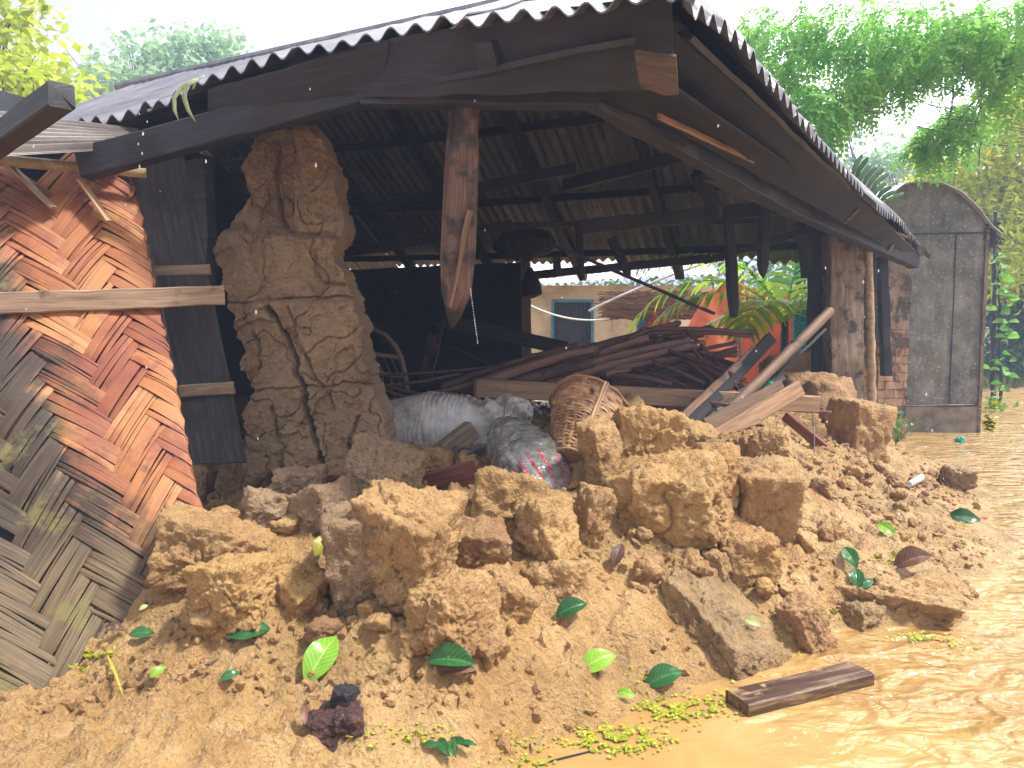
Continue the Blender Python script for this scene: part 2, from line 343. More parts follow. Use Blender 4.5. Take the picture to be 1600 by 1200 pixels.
clods = [
 (335,868,170,110,12,M_CLOD,.3,'broad rough mud block with overhanging lip, far left of the heap beside the woven wall'),
 (372,930,125,120,0,M_CLODY,.3,'smooth faced yellow mud block below and in front of the overhanging block at the left'),
 (463,926,88,78,25,M_CLODY,.5,'small faceted yellow mud stone left of the biggest upright mud block'),
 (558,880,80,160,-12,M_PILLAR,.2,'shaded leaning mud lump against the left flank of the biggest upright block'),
 (630,866,140,176,14,M_CLOD,.1,'biggest upright mud block with a pointed top, left of centre'),
 (698,965,112,112,-10,M_CLOD,.3,'rounded clod speckled with dark soil, below right of the biggest upright block'),
 (655,1005,60,48,10,M_CLOD,.4,'small flat cracked mud chip under the biggest upright block'),
 (712,1010,62,46,0,M_CLODY,.4,'small yellow mud chip at the foot of the speckled clod'),
 (762,1016,50,52,20,M_CLOD,.3,'small round crumbly clod right of the speckled clod'),
 (742,852,92,66,-5,M_CLODR,.2,'dark brown crumbly lump right of the biggest upright block'),
 (796,788,98,88,8,M_CLODY,.4,'yellow brown mud block directly under the plastic bag'),
 (858,830,82,86,-15,M_CLODY,.3,'craggy mud lump in front of the red striped tip of the plastic bag'),
 (924,806,42,88,18,M_CLOD,.4,'narrow upright mud splinter between the plastic bag and the largest block'),
 (710,800,54,56,30,M_CLOD,.4,'small mud block just under the red brown board'),
 (1038,778,215,128,-8,M_CLODY,.4,'largest long yellow mud block with a cracked top, right of centre'),
 (1108,742,90,78,10,M_CLODY,.3,'mud block resting on the right end of the largest yellow block'),
 (1012,688,105,82,5,M_CLODY,.3,'craggy mud block right under the rim of the bamboo basket'),
 (940,708,48,100,-14,M_CLOD,.4,'tall leaning mud block just right of the basket base'),
 (975,660,60,56,-20,M_CLODY,.2,'small pointed mud lump against the rim of the basket'),
 (1192,782,98,112,4,M_CLOD,.4,'weathered upright mud block right of the black gap beside the largest block'),
 (1180,708,120,64,-16,M_CLOD,.4,'flat mud slab under the ends of the cut brown planks'),
 (1236,690,78,72,-30,M_CLOD,.5,'tilted square mud chunk left of the upright block by the post'),
 (1165,868,96,72,-10,M_CLODY,.4,'cracked clod split into flakes below the weathered upright block'),
 (1118,884,40,38,0,M_CLOD,.4,'small loose clod left of the cracked flaky clod'),
 (1334,686,62,104,3,M_CLOD,.8,'square upright mud block standing at the foot of the thin ringed post'),
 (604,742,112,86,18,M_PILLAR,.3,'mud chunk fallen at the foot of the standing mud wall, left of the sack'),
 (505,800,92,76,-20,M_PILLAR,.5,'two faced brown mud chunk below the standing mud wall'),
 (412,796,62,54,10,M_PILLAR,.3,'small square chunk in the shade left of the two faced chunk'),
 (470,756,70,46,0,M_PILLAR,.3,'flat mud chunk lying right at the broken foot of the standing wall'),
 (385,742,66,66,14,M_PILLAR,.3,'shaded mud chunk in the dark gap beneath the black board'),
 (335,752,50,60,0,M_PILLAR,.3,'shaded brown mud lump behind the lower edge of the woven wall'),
 (680,726,44,46,8,M_CLODR,.5,'small reddish broken brick standing behind the red brown board'),
 (676,795,40,34,0,M_CLODR,.4,'pinkish brick crumb under the left half of the red brown board'),
 (1258,978,58,70,-20,M_CLODR,.2,'dark frayed lump of earth at the waterside above the floating plank'),
 (1494,748,40,32,0,M_CLODG,.3,'small dark stone at the far right tip of the mud bank'),
 (1395,932,190,52,0,M_CLOD,.1,'low crumbly mud islet with duckweed at the edge of the water'),
 (1345,965,52,40,8,M_CLODG,.3,'small pinkish wet lump below the mud islet'),
 (536,1138,86,62,-14,M_DARKC,.1,'dark purple brown dirt lump in the foreground'),
 (538,1096,30,42,10,M_COAL,.3,'shiny black charcoal lump above the purple dirt lump'),
 (1150,700,66,40,0,M_CLOD,.3,'grey brown mud lump at the lower ends of the leaning poles'),
 (1085,690,60,48,20,M_CLODY,.3,'rounded pale clod between the basket side blocks and the leaning poles'),
 (870,905,90,52,0,M_CLOD,.2,'shallow mud hump just below the craggy lump in the middle of the slope'),
 (1275,655,90,130,0,M_CLODR,.2,'reddish crumbling stub of mud wall beside the weathered post'),
 (790,940,80,60,30,M_CLOD,.3,'half buried mud knob in the middle of the slope, right of the speckled clod'),
]
COLL = []
def _bhit(px, py):
    d = ray(px, py); ys = np.arange(1.8, 8, .02); t = ys / d.y; zs = CH + d.z * t; k = np.argmax(zs < base_h(d.x * t, ys)); return d.x * t[k], ys[k]
for (px, py, w, hgt, roll, mt, blk, lab) in clods:
    if 'stub' in lab or 'stone' in lab or 'purple' in lab or 'charcoal' in lab: continue
    x_, y_ = _bhit(px, py + hgt * .42); sw_ = w * y_ / FPX; COLL.append((x_, y_ + sw_ * .2, sw_ * .72, sw_ * .27))
def collar(x, y):
    o_ = np.zeros_like(x)
    for cx, cy, cw, ca_ in COLL: o_ = np.maximum(o_, ca_ * np.exp(-(((x - cx) ** 2 + (y - cy) ** 2) / cw ** 2) ** 1.3))
    return o_
def height(x, y):
    x = np.atleast_1d(np.asarray(x, float)); y = np.atleast_1d(np.asarray(y, float)); b = base_h(x, y)
    p = np.stack([x, y, np.zeros_like(x)], 1); b = b + collar(x, y) * (1 + .5 * fbm(p, 5, 2, off=7))
    amp = smooth(-.05, .12, b)
    near = (1 - smooth(9, 12, y)) * (1 - smooth(7, 9, x))
    sm = smooth(-.1, .35, fbm(p, 1.1, 2, off=40))           # where the mud is broken up rather than slick
    n = .055 * fbm(p, 2.6, 3, off=3) * near * (.3 + .7 * amp)
    n = n + amp * near * (.030 * fbm(p, 8, 3, ridged=True, off=9) - .015) * (.35 + .65 * sm)
    n = n + amp * near * .020 * fbm(p, 22, 3, .62, off=21) * (.35 + .9 * sm)
    n = n + amp * near * .012 * fbm(p, 58, 2, .6, off=5) * (.3 + .9 * sm)
    rub = smooth(.30, .42, b) * near; n = n + rub * (.055 * fbm(p, 4.2, 3, .55, off=55) - .02)
    # terraced slump edges
    t = fbm(p, 1.8, 3, off=77); n = n + amp * near * .035 * smooth(-.02, .04, t) 
    return b + n
def axis(a, b, d, lo, hi):
    core = np.arange(a, b, d); L = a - np.cumsum(d * 1.12 ** np.arange(1, 200)); L = L[L > lo][::-1]; H = core[-1] + np.cumsum(d * 1.12 ** np.arange(1, 200)); H = H[H < hi]
    return np.concatenate([[lo], L, core, H, [hi]])
gx = axis(-2.6, 4.6, .017, -160, 160); gy = axis(2.15, 7.2, .017, -20, 240)
X, Y = np.meshgrid(gx, gy); hh = height(X.ravel(), Y.ravel()); mb = MB()
mb.add(np.stack([X.ravel(), Y.ravel(), hh], 1), gridF(len(gx), len(gy)))
ground = tag(mb.build('ground', M_MUD, sharp=0, base=False), kind='structure')
def gz(x, y): return float(height(x, y)[0])
_HZ = hh.reshape(X.shape)
def ghit(px, py):
    d = ray(px, py); ys = np.arange(1.6, 11, .01); t = ys / d.y; xs = d.x * t; zs = CH + d.z * t
    ix = np.clip(np.searchsorted(gx, xs), 0, len(gx) - 1); iy = np.clip(np.searchsorted(gy, ys), 0, len(gy) - 1)
    k = np.argmax(zs < _HZ[iy, ix]); return Vector((xs[k], ys[k], zs[k]))

# ================================================================ water
m, nt, b, o = newmat('muddy_water'); q = NB(nt); g = nt.nodes.new('ShaderNodeNewGeometry').outputs['Position']
mp = nt.nodes.new('ShaderNodeMapping'); mp.inputs['Scale'].default_value = (1.0, 1.7, 1); mp.inputs['Rotation'].default_value = (0, 0, R(-24)); q.L(g, mp.inputs['Vector']); gv = mp.outputs[0]
q.L(q.ramp(q.noise(g, 1.3, 5, .6, 1.5), [(.3, (.31, .18, .062)), (.5, (.39, .24, .088)), (.7, (.46, .295, .118))]), b.inputs['Base Color'])
b.inputs['Roughness'].default_value = .03; b.inputs['IOR'].default_value = 1.38; b.inputs['Specular IOR Level'].default_value = .5
M_WATER = m
w1 = q.noise(gv, 3.6, 2, .5, .6); w2 = q.noise(gv, 13, 2, .5, .8); w3 = q.noise(gv, 42, 3, .6, .8)
sxy = nt.nodes.new('ShaderNodeSeparateXYZ'); q.L(g, sxy.inputs[0])
calm = q.ramp(q.math('MULTIPLY', q.math('ADD', sxy.outputs[0], q.math('MULTIPLY', sxy.outputs[1], .3)), .2), [(.28, .12), (.5, 1.0)])
h = q.math('MULTIPLY', q.math('ADD', q.math('MULTIPLY', w1, 2.2), q.math('ADD', q.math('MULTIPLY', w2, .38), q.math('MULTIPLY', w3, .03))), calm)
q.L(q.bump(h, 1.0, .05), b.inputs['Normal'])
wx = axis(-1, 7, .06, -160, 160); wy = axis(2, 12, .06, -20, 240); X2, Y2 = np.meshgrid(wx, wy)
p = np.stack([X2.ravel(), Y2.ravel(), np.zeros(X2.size)], 1); z = .006 * fbm(p, 2.2, 3, off=11) * smooth(1.2, 3, p[:, 0])
mb = MB(); p[:, 2] = z; mb.add(p, gridF(len(wx), len(wy))); tag(mb.build('water', M_WATER, sharp=0, base=False), kind='structure')

# ================================================================ mud clods
_ico = {}
def ico(n):
    if n not in _ico:
        import bmesh
        bm = bmesh.new(); bmesh.ops.create_icosphere(bm, subdivisions=n, radius=1); 
        _ico[n] = (np.array([v.co[:] for v in bm.verts]), np.array([[v.index for v in f.verts] for f in bm.faces])); bm.free()
    return _ico[n]
def clod_verts(size, seed, sub=5, planes=11, rough=1.0, block=.0):
    D, F = ico(sub); rs = np.random.RandomState(seed)
    N = rs.normal(size=(planes, 3)); N /= np.linalg.norm(N, axis=1)[:, None]; d = rs.uniform(.62, .95, planes)
    if block:
        N = np.vstack([np.eye(3), -np.eye(3), N[:int(planes * (1 - block))]]); d = np.concatenate([np.full(6, .66) + rs.uniform(-.06, .06, 6), d[:int(planes * (1 - block))] + .12])
        N = N + rs.normal(size=N.shape) * .10; N /= np.linalg.norm(N, axis=1)[:, None]
    c = D @ N.T; r = np.where(c > .05, d[None] / np.maximum(c, .05), 9.0)
    k = 55.0; rr = -np.log(np.exp(-k * r).sum(1)) / k
    rr = np.clip(rr, .35, 1.25); V = D * rr[:, None]
    V /= np.abs(V).max(0)[None]; s = np.array(size) / 2; V = V * s; ms = s.mean(); o = seed * 3.7
    n = .07 * ms * fbm(V / ms, 1.1, 2, off=o) + .035 * ms * fbm(V / ms, 3.0, 3, off=o + 9) + .075 * ms * smooth(-.03, .03, fbm(V / ms, 1.5, 3, off=o + 60)) + .04 * ms * smooth(-.03, .03, fbm(V / ms, 3.4, 3, off=o + 80))
    n = n + rough * (.013 * fbm(V, 14, 4, .62, off=o) + .008 * fbm(V, 60, 2, .6, off=o + 5)) * min(1, ms / .08)
    t = np.abs(fbm(V / ms, 1.1, 2, off=o + 31)); n = n - .10 * ms * np.exp(-(t / .028) ** 2)        # cracks
    return V + D * n[:, None], F
def clod(mb, c, size, rot, seed, **kw):
    V, F = clod_verts(size, seed, **kw); from mathutils import Euler
    M = np.array(Euler([R(a) for a in rot]).to_matrix()); mb.add(V @ M.T + np.array(c), F)
CL = 'blocks and clods of broken mud wall'
#  centre px, py, width px, height px, roll deg, material, sub, block, label
i_clod = 0
for (px, py, w, hgt, roll, mt, blk, lab) in clods:
    i_clod += 1
    foot = ghit(px, py + hgt * .42); Yc = foot.y + .10 * w / 110
    if 'stub of mud wall' in lab: Yc = 7.6
    if 'by the post' in lab or 'ringed post' in lab: Yc = 6.9
    c = at(px, py, Yc); sw = w * Yc / FPX; sh = hgt * Yc / FPX * 1.08
    mb = MB(); sub = 6 if w > 100 else 5
    clod(mb, c, (sw * 1.06, (sw + sh) * .5 * 1.05, sh * 1.1), ((i_clod * 31) % 26 - 13, roll, (i_clod * 47) % 70 - 35), 100 + i_clod, sub=sub, planes=10, block=blk * .35 if blk < .75 else .6)
    nm = 'mud_block' if w > 90 else 'mud_clod'
    if 'brick' in lab: nm = 'broken_brick'
    if 'charcoal' in lab: nm = 'charcoal_lump'
    if 'stone at' in lab: nm = 'stone'
    tag(mb.build(nm, mt, sharp=0), lab, nm.replace('_', ' '), CL)
# long slab of fallen wall lying into the water
e0 = atz(1075, 915, .24); e1 = atz(1188, 1062, -.03); dd = (e1 - e0); mb = MB()
V, F = clod_verts((.46, dd.length * 1.12, .26), 501, sub=6, block=.7); M = np.array(Matrix([dd.normalized().cross(Vector((0, 0, 1))).normalized(), dd.normalized(), Vector((0, 0, 1))]).transposed()) @ np.array(Matrix.Rotation(R(-8), 3, 'Y'))
c0 = (e0 + e1) / 2 - Vector((0, 0, .035)); mb.add(V @ M.T + np.array([c0.x, c0.y, c0.z]), F)
tag(mb.build('mud_slab', M_CLODG, sharp=0), 'long grey brown wet slab of fallen wall running down into the water', 'mud slab', CL)
# medium clods scattered in the rubble
ANCH = [(335, 868, 'the far left overhanging block'), (463, 926, 'the small faceted stone'), (630, 866, 'the biggest upright block'), (698, 965, 'the speckled clod'), (503, 1048, 'the large lime leaf'), (388, 987, 'the left dark green leaf'),
 (796, 788, 'the block under the plastic bag'), (858, 830, 'the craggy lump'), (893, 968, 'the lone folded leaf'), (1038, 778, 'the largest yellow block'), (1012, 688, 'the basket rim'), (1192, 782, 'the weathered upright block'), (1165, 868, 'the flaky cracked clod'),
 (1175, 720, 'the fan of planks'), (1334, 685, 'the square block by the ringed post'), (1130, 985, 'the wet slab'), (1258, 978, 'the dark waterside lump'), (1395, 930, 'the duckweed islet'), (1385, 838, 'the right lime leaf'), (1330, 892, 'the pair of dark leaves'),
 (1428, 757, 'the white cup'), (684, 760, 'the red brown board'), (505, 800, 'the two faced brown chunk'), (412, 796, 'the shaded square chunk'), (604, 742, 'the chunk at the mud wall foot'), (742, 852, 'the dark crumbly lump'), (965, 885, 'the dead olive leaf'), (924, 806, 'the mud splinter'), (1494, 748, 'the dark stone'), (1505, 815, 'the far right leaf')]
_used = set()
def clod_label(px, py, s, kd):
    sz = 'tiny' if s < .065 else 'small' if s < .10 else 'fist sized' if s < .15 else 'big'; cn = ['ochre', 'yellowish', 'brown', 'reddish'][kd]
    for r_ in sorted(ANCH, key=lambda a: math.hypot(a[0] - px, a[1] - py))[:4]:
        dx, dy = px - r_[0], py - r_[1]; dd_ = math.hypot(dx, dy); how = 'touching' if dd_ < 45 else 'near' if dd_ < 90 else 'well away from'
        side = ('below' if dy > 0 else 'above') if abs(dy) > abs(dx) * 1.6 else ('right of' if dx > 0 else 'left of') if abs(dx) > abs(dy) * 1.6 else ('below right of' if dx > 0 else 'below left of') if dy > 0 else ('above right of' if dx > 0 else 'above left of')
        l = '%s %s clod %s %s' % (sz, cn, {'touching': 'just', 'near': 'a little', 'well away from': 'further'}[how] + ' ' + side, r_[2])
        if l not in _used: break
    _used.add(l); return l
rs = np.random.RandomState(11); n = 0
zones = [((300, 700), (760, 1010), 34), ((700, 1260), (780, 930), 46), ((1200, 1460), (720, 850), 30), ((320, 600), (745, 830), 12), ((560,1250),(690,760),18)]
for (xr, yr, cnt) in zones:
    for k in range(cnt):
        px, py = rs.uniform(*xr), rs.uniform(*yr); f = ghit(px, py)
        if f.y > 8 or f.z < .02 or f.y < 1.7: continue
        s = .05 + .15 * rs.rand() ** 2.2; mb = MB()
        clod(mb, (f.x, f.y, f.z + s * .12), (s * rs.uniform(.8, 1.4), s, s * rs.uniform(.6, .9)), (rs.uniform(-30, 30), rs.uniform(-30, 30), rs.uniform(0, 360)), 900 + n, sub=4, planes=10)
        kd = n % 4 if n % 12 < 6 else 0
        tag(mb.build('mud_clod', [M_CLOD, M_CLODY, M_CLOD, M_CLODR][kd], sharp=0), clod_label(px, py, s, kd), 'mud clod', 'small loose clods in the rubble slope'); n += 1
# crumbs nobody could count
N = 15000; rs = np.random.RandomState(5); px = rs.uniform(0, 1600, N); py = rs.uniform(700, 1200, N); mb = MB()
yy = rs.uniform(2.3, 7.4, N) ; xx = (px - 800) / FPX * yy * 1.05; hz = height(xx, yy)
msk = fbm(np.stack([xx, yy, yy * 0], 1), 1.3, 3, off=60) + rs.normal(size=N) * .25
ok = (hz > .015) & (msk > -.05) & (xx > -2.0); xx, yy, hz = xx[ok], yy[ok], hz[ok]; N = len(xx)
D, F = ico(1); s = rs.gamma(2.2, .0042, N) + .003; s = np.minimum(s, .032)
V = D[None] * (1 + rs.normal(size=(N, len(D), 1)) * .22) * (s[:, None, None] * rs.uniform(.6, 1.3, (N, 1, 3))); V = V + np.stack([xx, yy, hz + s * .2], 1)[:, None]
mb.add(V.reshape(-1, 3), (F[None] + (np.arange(N) * len(D))[:, None, None]).reshape(-1, 3))
tag(mb.build('mud_crumbs', M_CLOD, sharp=30, base=False), 'countless small crumbs of mud strewn over the rubble slope', 'crumbs', kind='stuff')
# ================================================================ the damaged house
def rmat(name, c1, c2, c3, streak=True, rough=.55, metal=0.0):
    m, nt, b, o = newmat(name); q = NB(nt); uv = q.coord('UV', (1, 1, 1)); g = nt.nodes.new('ShaderNodeNewGeometry').outputs['Position']
    n = q.noise(g, 3.0, 6, .65); st = q.noise(q.coord('UV', (9, .8, 1)), 1.0, 5, .6)
    c = q.ramp(q.math('ADD', q.math('MULTIPLY', n, .5), q.math('MULTIPLY', st, .5)), [(.36, c1), (.5, c2), (.64, c3)])
    q.L(c, b.inputs['Base Color']); b.inputs['Roughness'].default_value = rough; b.inputs['Metallic'].default_value = metal
    q.L(q.bump(q.noise(g, 60, 4), .25, .003), b.inputs['Normal']); return m
M_ROOF = rmat('cement_roof_sheet', (.06, .06, .075), (.115, .115, .14), (.20, .195, .22), rough=.4)  # cool, darkened tone puts flare tint and under-roof shade into the colour
M_ROOFL = rmat('pale_roof_sheet', (.45, .42, .46), (.62, .58, .62), (.75, .72, .76), rough=.4)
M_TIN = rmat('sooty_tin', (.08, .07, .065), (.16, .14, .13), (.26, .23, .2), rough=.45, metal=.3)

A2 = Vector((-.898, .44, 0)); B2 = Vector((.44, .898, 0)); R2 = Vector((.57, .82, 0)).normalized(); N2 = Vector((-R2.y, R2.x, 0))
C0 = Vector((.65, 2.78, 0)); RIDGE = 4.62
H2 = Vector((1.05, 7.0, RIDGE))
def on_line(px, py, O, d):
    rr = (px - 800) / FPX; dy = math.cos(PITCH) + (600 - py) / FPX * math.sin(PITCH); k = rr / dy
    s = (k * O.y - O.x) / (d.x - k * d.y); Yv = O.y + d.y * s; return s, at(px, py, Yv)
def corrugated(mb, O, es, s0, s1, eave, et, tmax, zr, period=.135, amp=.024, sheet=.95, nv=14, thick=.008, seed=0, jit=.06):
    """one slope: s runs along the eave, corrugations run up-slope; eave(s)->z; zr = z where t==tmax peak"""
    rs = np.random.RandomState(seed); s = s0; k = 0
    while s < s1 - .05:
        e = min(s + sheet + .07, s1); nu = max(8, int((e - s) / period * 8)); ss = np.linspace(s, e, nu); tt = np.linspace(0, 1, nv); S, T = np.meshgrid(ss, tt)
        S = S.ravel(); T = T.ravel(); tm = tmax(S); tl = T * (tm[0] * 0 + tm); dj = rs.uniform(-jit, jit) ; ez = eave(S)
        t = tl - (dj + .0) * (1 - T); lift = (k % 2) * .010 + rs.uniform(-.004, .01); tilt = rs.uniform(-.014, .014)
        ph = 2 * math.pi * (S + rs.uniform(-.01, .01)) / period
        slope = (zr[0] - ez) / zr[1]
        z = ez + t * slope + amp * np.cos(ph) + lift + tilt * (S - s) * (1 - T) + .022 * fbm(np.stack([S, t, S * 0], 1), 2.2, 2, off=seed) + .012 * fbm(np.stack([S, t, S * 0], 1), 7, 2, off=seed + 9) * (1 - T) ** 2
        P = np.array(O)[None] + S[:, None] * np.array(es) + t[:, None] * np.array(et); P[:, 2] = z
        lo = P.copy(); lo[:, 2] -= thick; n = len(P); F = gridF(nu, nv); Fb = F[:, ::-1] + n
        i = np.arange(nu - 1); e0 = np.stack([i, i + n, i + 1 + n, i + 1], 1); i2 = i + (nv - 1) * nu; e1 = np.stack([i2 + 1, i2 + 1 + n, i2 + n, i2], 1)
        j = np.arange(nv - 1) * nu; e2 = np.stack([j, j + nu, j + nu + n, j + n], 1); j3 = j + nu - 1; e3 = np.stack([j3 + n, j3 + nu + n, j3 + nu, j3], 1)
        uv = np.stack([S + seed, t], 1)
        mb.add(np.vstack([P, lo]), [np.vstack([F, Fb, e0, e1, e2, e3])], np.vstack([uv, uv])); s += sheet; k += 1

house = thing('mud_house', (1.2, 6.0, .4), 'collapsed mud walled house with sagging corrugated roof and sooty timbers', 'house')
EP = [(-250,330),(0,218),(170,190),(240,165),(300,135),(350,115),(400,98),(470,80),(540,64),(600,52),(700,36),(800,26),(850,20),(900,14),(933,12),(987,-2),(1040,-6)]
ev = sorted([(lambda s, p: (s, p.z))(*on_line(px, py, C0, A2)) for px, py in EP]); es_, ez_ = np.array(ev).T
EQ = [(1085,8),(1100,20),(1137,42),(1153,60),(1177,85),(1193,113),(1240,170),(1283,222),(1310,255),(1333,283),(1367,320),(1400,340),(1420,362),(1443,392)]
evr = sorted([(lambda s, p: (s, p.z))(*on_line(px, py, C0, R2)) for px, py in EQ]); rs_, rz_ = np.array(evr).T
front_z = lambda s: np.interp(s, es_, ez_) ; right_z = lambda s: np.interp(s, rs_, rz_)
SF, TF = 1.50, 3.96
mb = MB(); corrugated(mb, C0, A2, 0.0, 8.2, front_z, B2, lambda s: TF * np.clip(s / SF, .02, 1), (RIDGE, TF), seed=1); mb.build('roof_slope', M_ROOF, house, sharp=60)
rEnd = float(rs_[-1]); sap = float((H2 - C0).dot(R2)); tap = float((H2 - C0).dot(N2))
hipt = lambda s: np.maximum(tap * np.minimum(np.clip(s / sap, .02, 1), np.clip((rEnd + .25 - s) / (rEnd + .25 - sap), .02, 1)), .03)
mb = MB(); corrugated(mb, C0, R2, 0.0, rEnd, right_z, N2, hipt, (RIDGE, tap), seed=2, period=.13, amp=.034, jit=.06); mb.build('roof_slope', M_ROOF, house, sharp=60)
RB = C0 + R2 * rEnd; RB.z = 0; SB = float((RB - H2).dot(A2) * -1); TB = float((RB - H2).dot(B2)); SB = abs(SB)
back_z = lambda s: 2.42 + 0 * s
mb = MB(); corrugated(mb, RB, A2, -.1, 9.6, lambda s: 2.30 + .02 * s, -B2, lambda s: TB * np.clip((s+.1) / (SB+.1), .02, 1), (RIDGE, TB), seed=3, nv=18); mb.build('roof_slope', M_ROOF, house, sharp=60)
# ridge cap over the hip and ridge
mb = MB(); sweep(mb, [C0 + Vector((0, 0, 2.66)), H2 + Vector((0, 0, .04)), ], circprof(.06, 8), noise=.01); sweep(mb, [H2 + Vector((0, 0, .03)), H2 + A2 * 7 + Vector((0, 0, .03))], circprof(.06, 8)); mb.build('ridge_cap', M_ROOF, house)

def hpart(name, mat, fn, parent=house):
    mb = MB(); fn(mb); return mb.build(name, mat, parent)
# timbers under the roof
bz = lambda s, t: 2.30 + .02 * s + t * (RIDGE - 2.30) / TB
for t in (.35, 1.25, 2.2, 3.1):                      # purlins of the far slope
    s0 = SB * t / TB + .1
    p = RB + A2 * s0 - B2 * t; p.z = bz(s0, t) - .10; e = RB + A2 * 9.4 - B2 * t; e.z = bz(9.4, t) - .10
    hpart('purlin', W_DARK, lambda mb: plank(mb, p, e, .06, .09, noise=.01, sag=.03))
for s in (1.3, 2.9, 4.3, 5.7, 7.1):                     # rafters of the far slope
    tt = TB * min(1, s / SB); p = RB + A2 * s; p.z = bz(s, 0) - .2; e = RB + A2 * s - B2 * tt; e.z = bz(s, tt) - .2
    hpart('rafter', W_DARK, lambda mb: plank(mb, p, e, .11, .11, noise=.01))
fz = lambda s, t: float(front_z(s)) + t * (RIDGE - float(front_z(s))) / TF
for t in (.95, 1.9, 2.9):
    s0 = SF * t / TF + .1; p = C0 + A2 * s0 + B2 * t; p.z = fz(s0, t) - .09; e = C0 + A2 * 7.5 + B2 * t; e.z = fz(7.5, t) - .09
    hpart('purlin', W_DARK, lambda mb: plank(mb, p, e, .06, .08, noise=.01))
for s in (.9, 2.2, 3.5, 4.9, 6.3):
    p = C0 + A2 * s + B2 * .1; p.z = fz(s, .1) - .16; tt = TF * min(1, s / SF); e = C0 + A2 * s + B2 * tt; e.z = fz(s, tt) - .16
    hpart('rafter', W_DARK, lambda mb: plank(mb, p, e, .09, .10, noise=.01))
# wall plate in front: two bent beams, then the long one running back on the right
G1, G2, G3, G4 = at(128, 262, 3.92), at(560, 158, 3.62), at(925, 168, 3.62), at(1432, 402, 8.75)
hpart('wall_plate', W_DARK, lambda mb: plank(mb, at(128, 258, 3.86), at(590, 132, 3.62), .09, .15, noise=.008, endj=.01))
hpart('wall_plate', W_DARK, lambda mb: plank(mb, at(566, 141, 3.63), at(935, 143, 3.60), .10, .15, noise=.008))
hpart('wall_plate', W_DARK, lambda mb: plank(mb, at(900, 130, 3.62), at(1255, 330, 6.3), .11, .16, noise=.010))
hpart('wall_plate', W_DARK, lambda mb: plank(mb, at(1110, 262, 5.3), at(1428, 408, 8.9), .12, .17, noise=.010))
# soffit boards between the eave and the plate
def board4(mb, a, b, c, d, th=.025, n=(26, 6), nz=.006, noise_edge=.01):
    """quad a-b (near edge) d-c (far edge)"""
    nu, nv = n; u, v = np.meshgrid(np.linspace(0, 1, nu), np.linspace(0, 1, nv)); u = u.ravel()[:, None]; v = v.ravel()[:, None]
    a, b, c, d = [np.array(x) for x in (a, b, c, d)]; P = (a * (1 - u) + b * u) * (1 - v) + (d * (1 - u) + c * u) * v
    nn = np.cross(b - a, d - a); nn /= np.linalg.norm(nn); _seed[0] += 1; o = _seed[0] * 3.3
    P = P + nn * (nz * fbm(P, 3, 3, off=o))[:, None] + (d - a) / np.linalg.norm(d - a) * (noise_edge * fbm(P, 5, 3, off=o + 4))[:, None]
    L = np.linalg.norm(b - a); W = np.linalg.norm(d - a); Q = P - nn * th; N_ = len(P); F = gridF(nu, nv)
    i = np.arange(nu - 1); j = np.arange(nv - 1) * nu; i2 = i + (nv - 1) * nu; j3 = j + nu - 1
    E = np.vstack([np.stack([i, i + N_, i + 1 + N_, i + 1], 1)[:, ::-1], np.stack([i2 + 1, i2 + 1 + N_, i2 + N_, i2], 1)[:, ::-1], np.stack([j, j + nu, j + nu + N_, j + N_], 1)[:, ::-1], np.stack([j3 + N_, j3 + nu + N_, j3 + nu, j3], 1)[:, ::-1]])
    uv = np.hstack([u * L + o, v * W + o]); rs = np.random.RandomState(_seed[0])
    uv = uv if L >= W else uv[:, ::-1]
    mb.add(np.vstack([P, Q]), [np.vstack([F, F[:, ::-1] + N_, E])], np.vstack([uv, uv]), np.array([rs.rand(), 0, 0, 1]))
def sof(s, t, dz, front=True):
    if front: p = C0 + A2 * s + B2 * t; p.z = fz(s, t) + dz
    else: p = C0 + R2 * s + N2 * t; p.z = float(right_z(s)) + t * (RIDGE - float(right_z(s))) / tap + dz
    return p
0 and hpart('fascia_board', W_DARK, lambda mb: board4(mb, sof(3.3, .10, -.10), sof(.1, .02, -.12), sof(.1, .04, -.30), sof(3.3, .12, -.25), nz=.01))
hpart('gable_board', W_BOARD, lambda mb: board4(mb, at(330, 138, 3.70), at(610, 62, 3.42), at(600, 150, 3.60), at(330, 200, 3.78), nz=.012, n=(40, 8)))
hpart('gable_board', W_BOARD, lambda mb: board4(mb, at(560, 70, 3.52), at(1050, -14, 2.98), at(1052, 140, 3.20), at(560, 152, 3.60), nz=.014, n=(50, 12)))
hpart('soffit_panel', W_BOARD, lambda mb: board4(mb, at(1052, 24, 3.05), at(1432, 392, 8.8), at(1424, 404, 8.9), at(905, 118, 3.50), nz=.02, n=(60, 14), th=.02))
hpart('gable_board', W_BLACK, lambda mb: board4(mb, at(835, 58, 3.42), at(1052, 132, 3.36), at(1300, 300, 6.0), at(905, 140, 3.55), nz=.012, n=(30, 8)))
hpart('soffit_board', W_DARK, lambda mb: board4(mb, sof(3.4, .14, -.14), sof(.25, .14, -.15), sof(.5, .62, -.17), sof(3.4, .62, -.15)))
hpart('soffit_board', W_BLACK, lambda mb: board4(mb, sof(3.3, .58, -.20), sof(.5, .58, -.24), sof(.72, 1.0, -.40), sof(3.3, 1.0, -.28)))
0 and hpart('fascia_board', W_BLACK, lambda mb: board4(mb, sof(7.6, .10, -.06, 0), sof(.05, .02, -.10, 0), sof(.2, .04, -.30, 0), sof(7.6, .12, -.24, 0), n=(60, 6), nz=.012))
hpart('soffit_board', W_DARK, lambda mb: board4(mb, sof(7.5, .12, -.10, 0), sof(.3, .12, -.16, 0), sof(.4, .38, -.22, 0), sof(7.5, .38, -.03, 0), n=(60, 6), nz=.012))
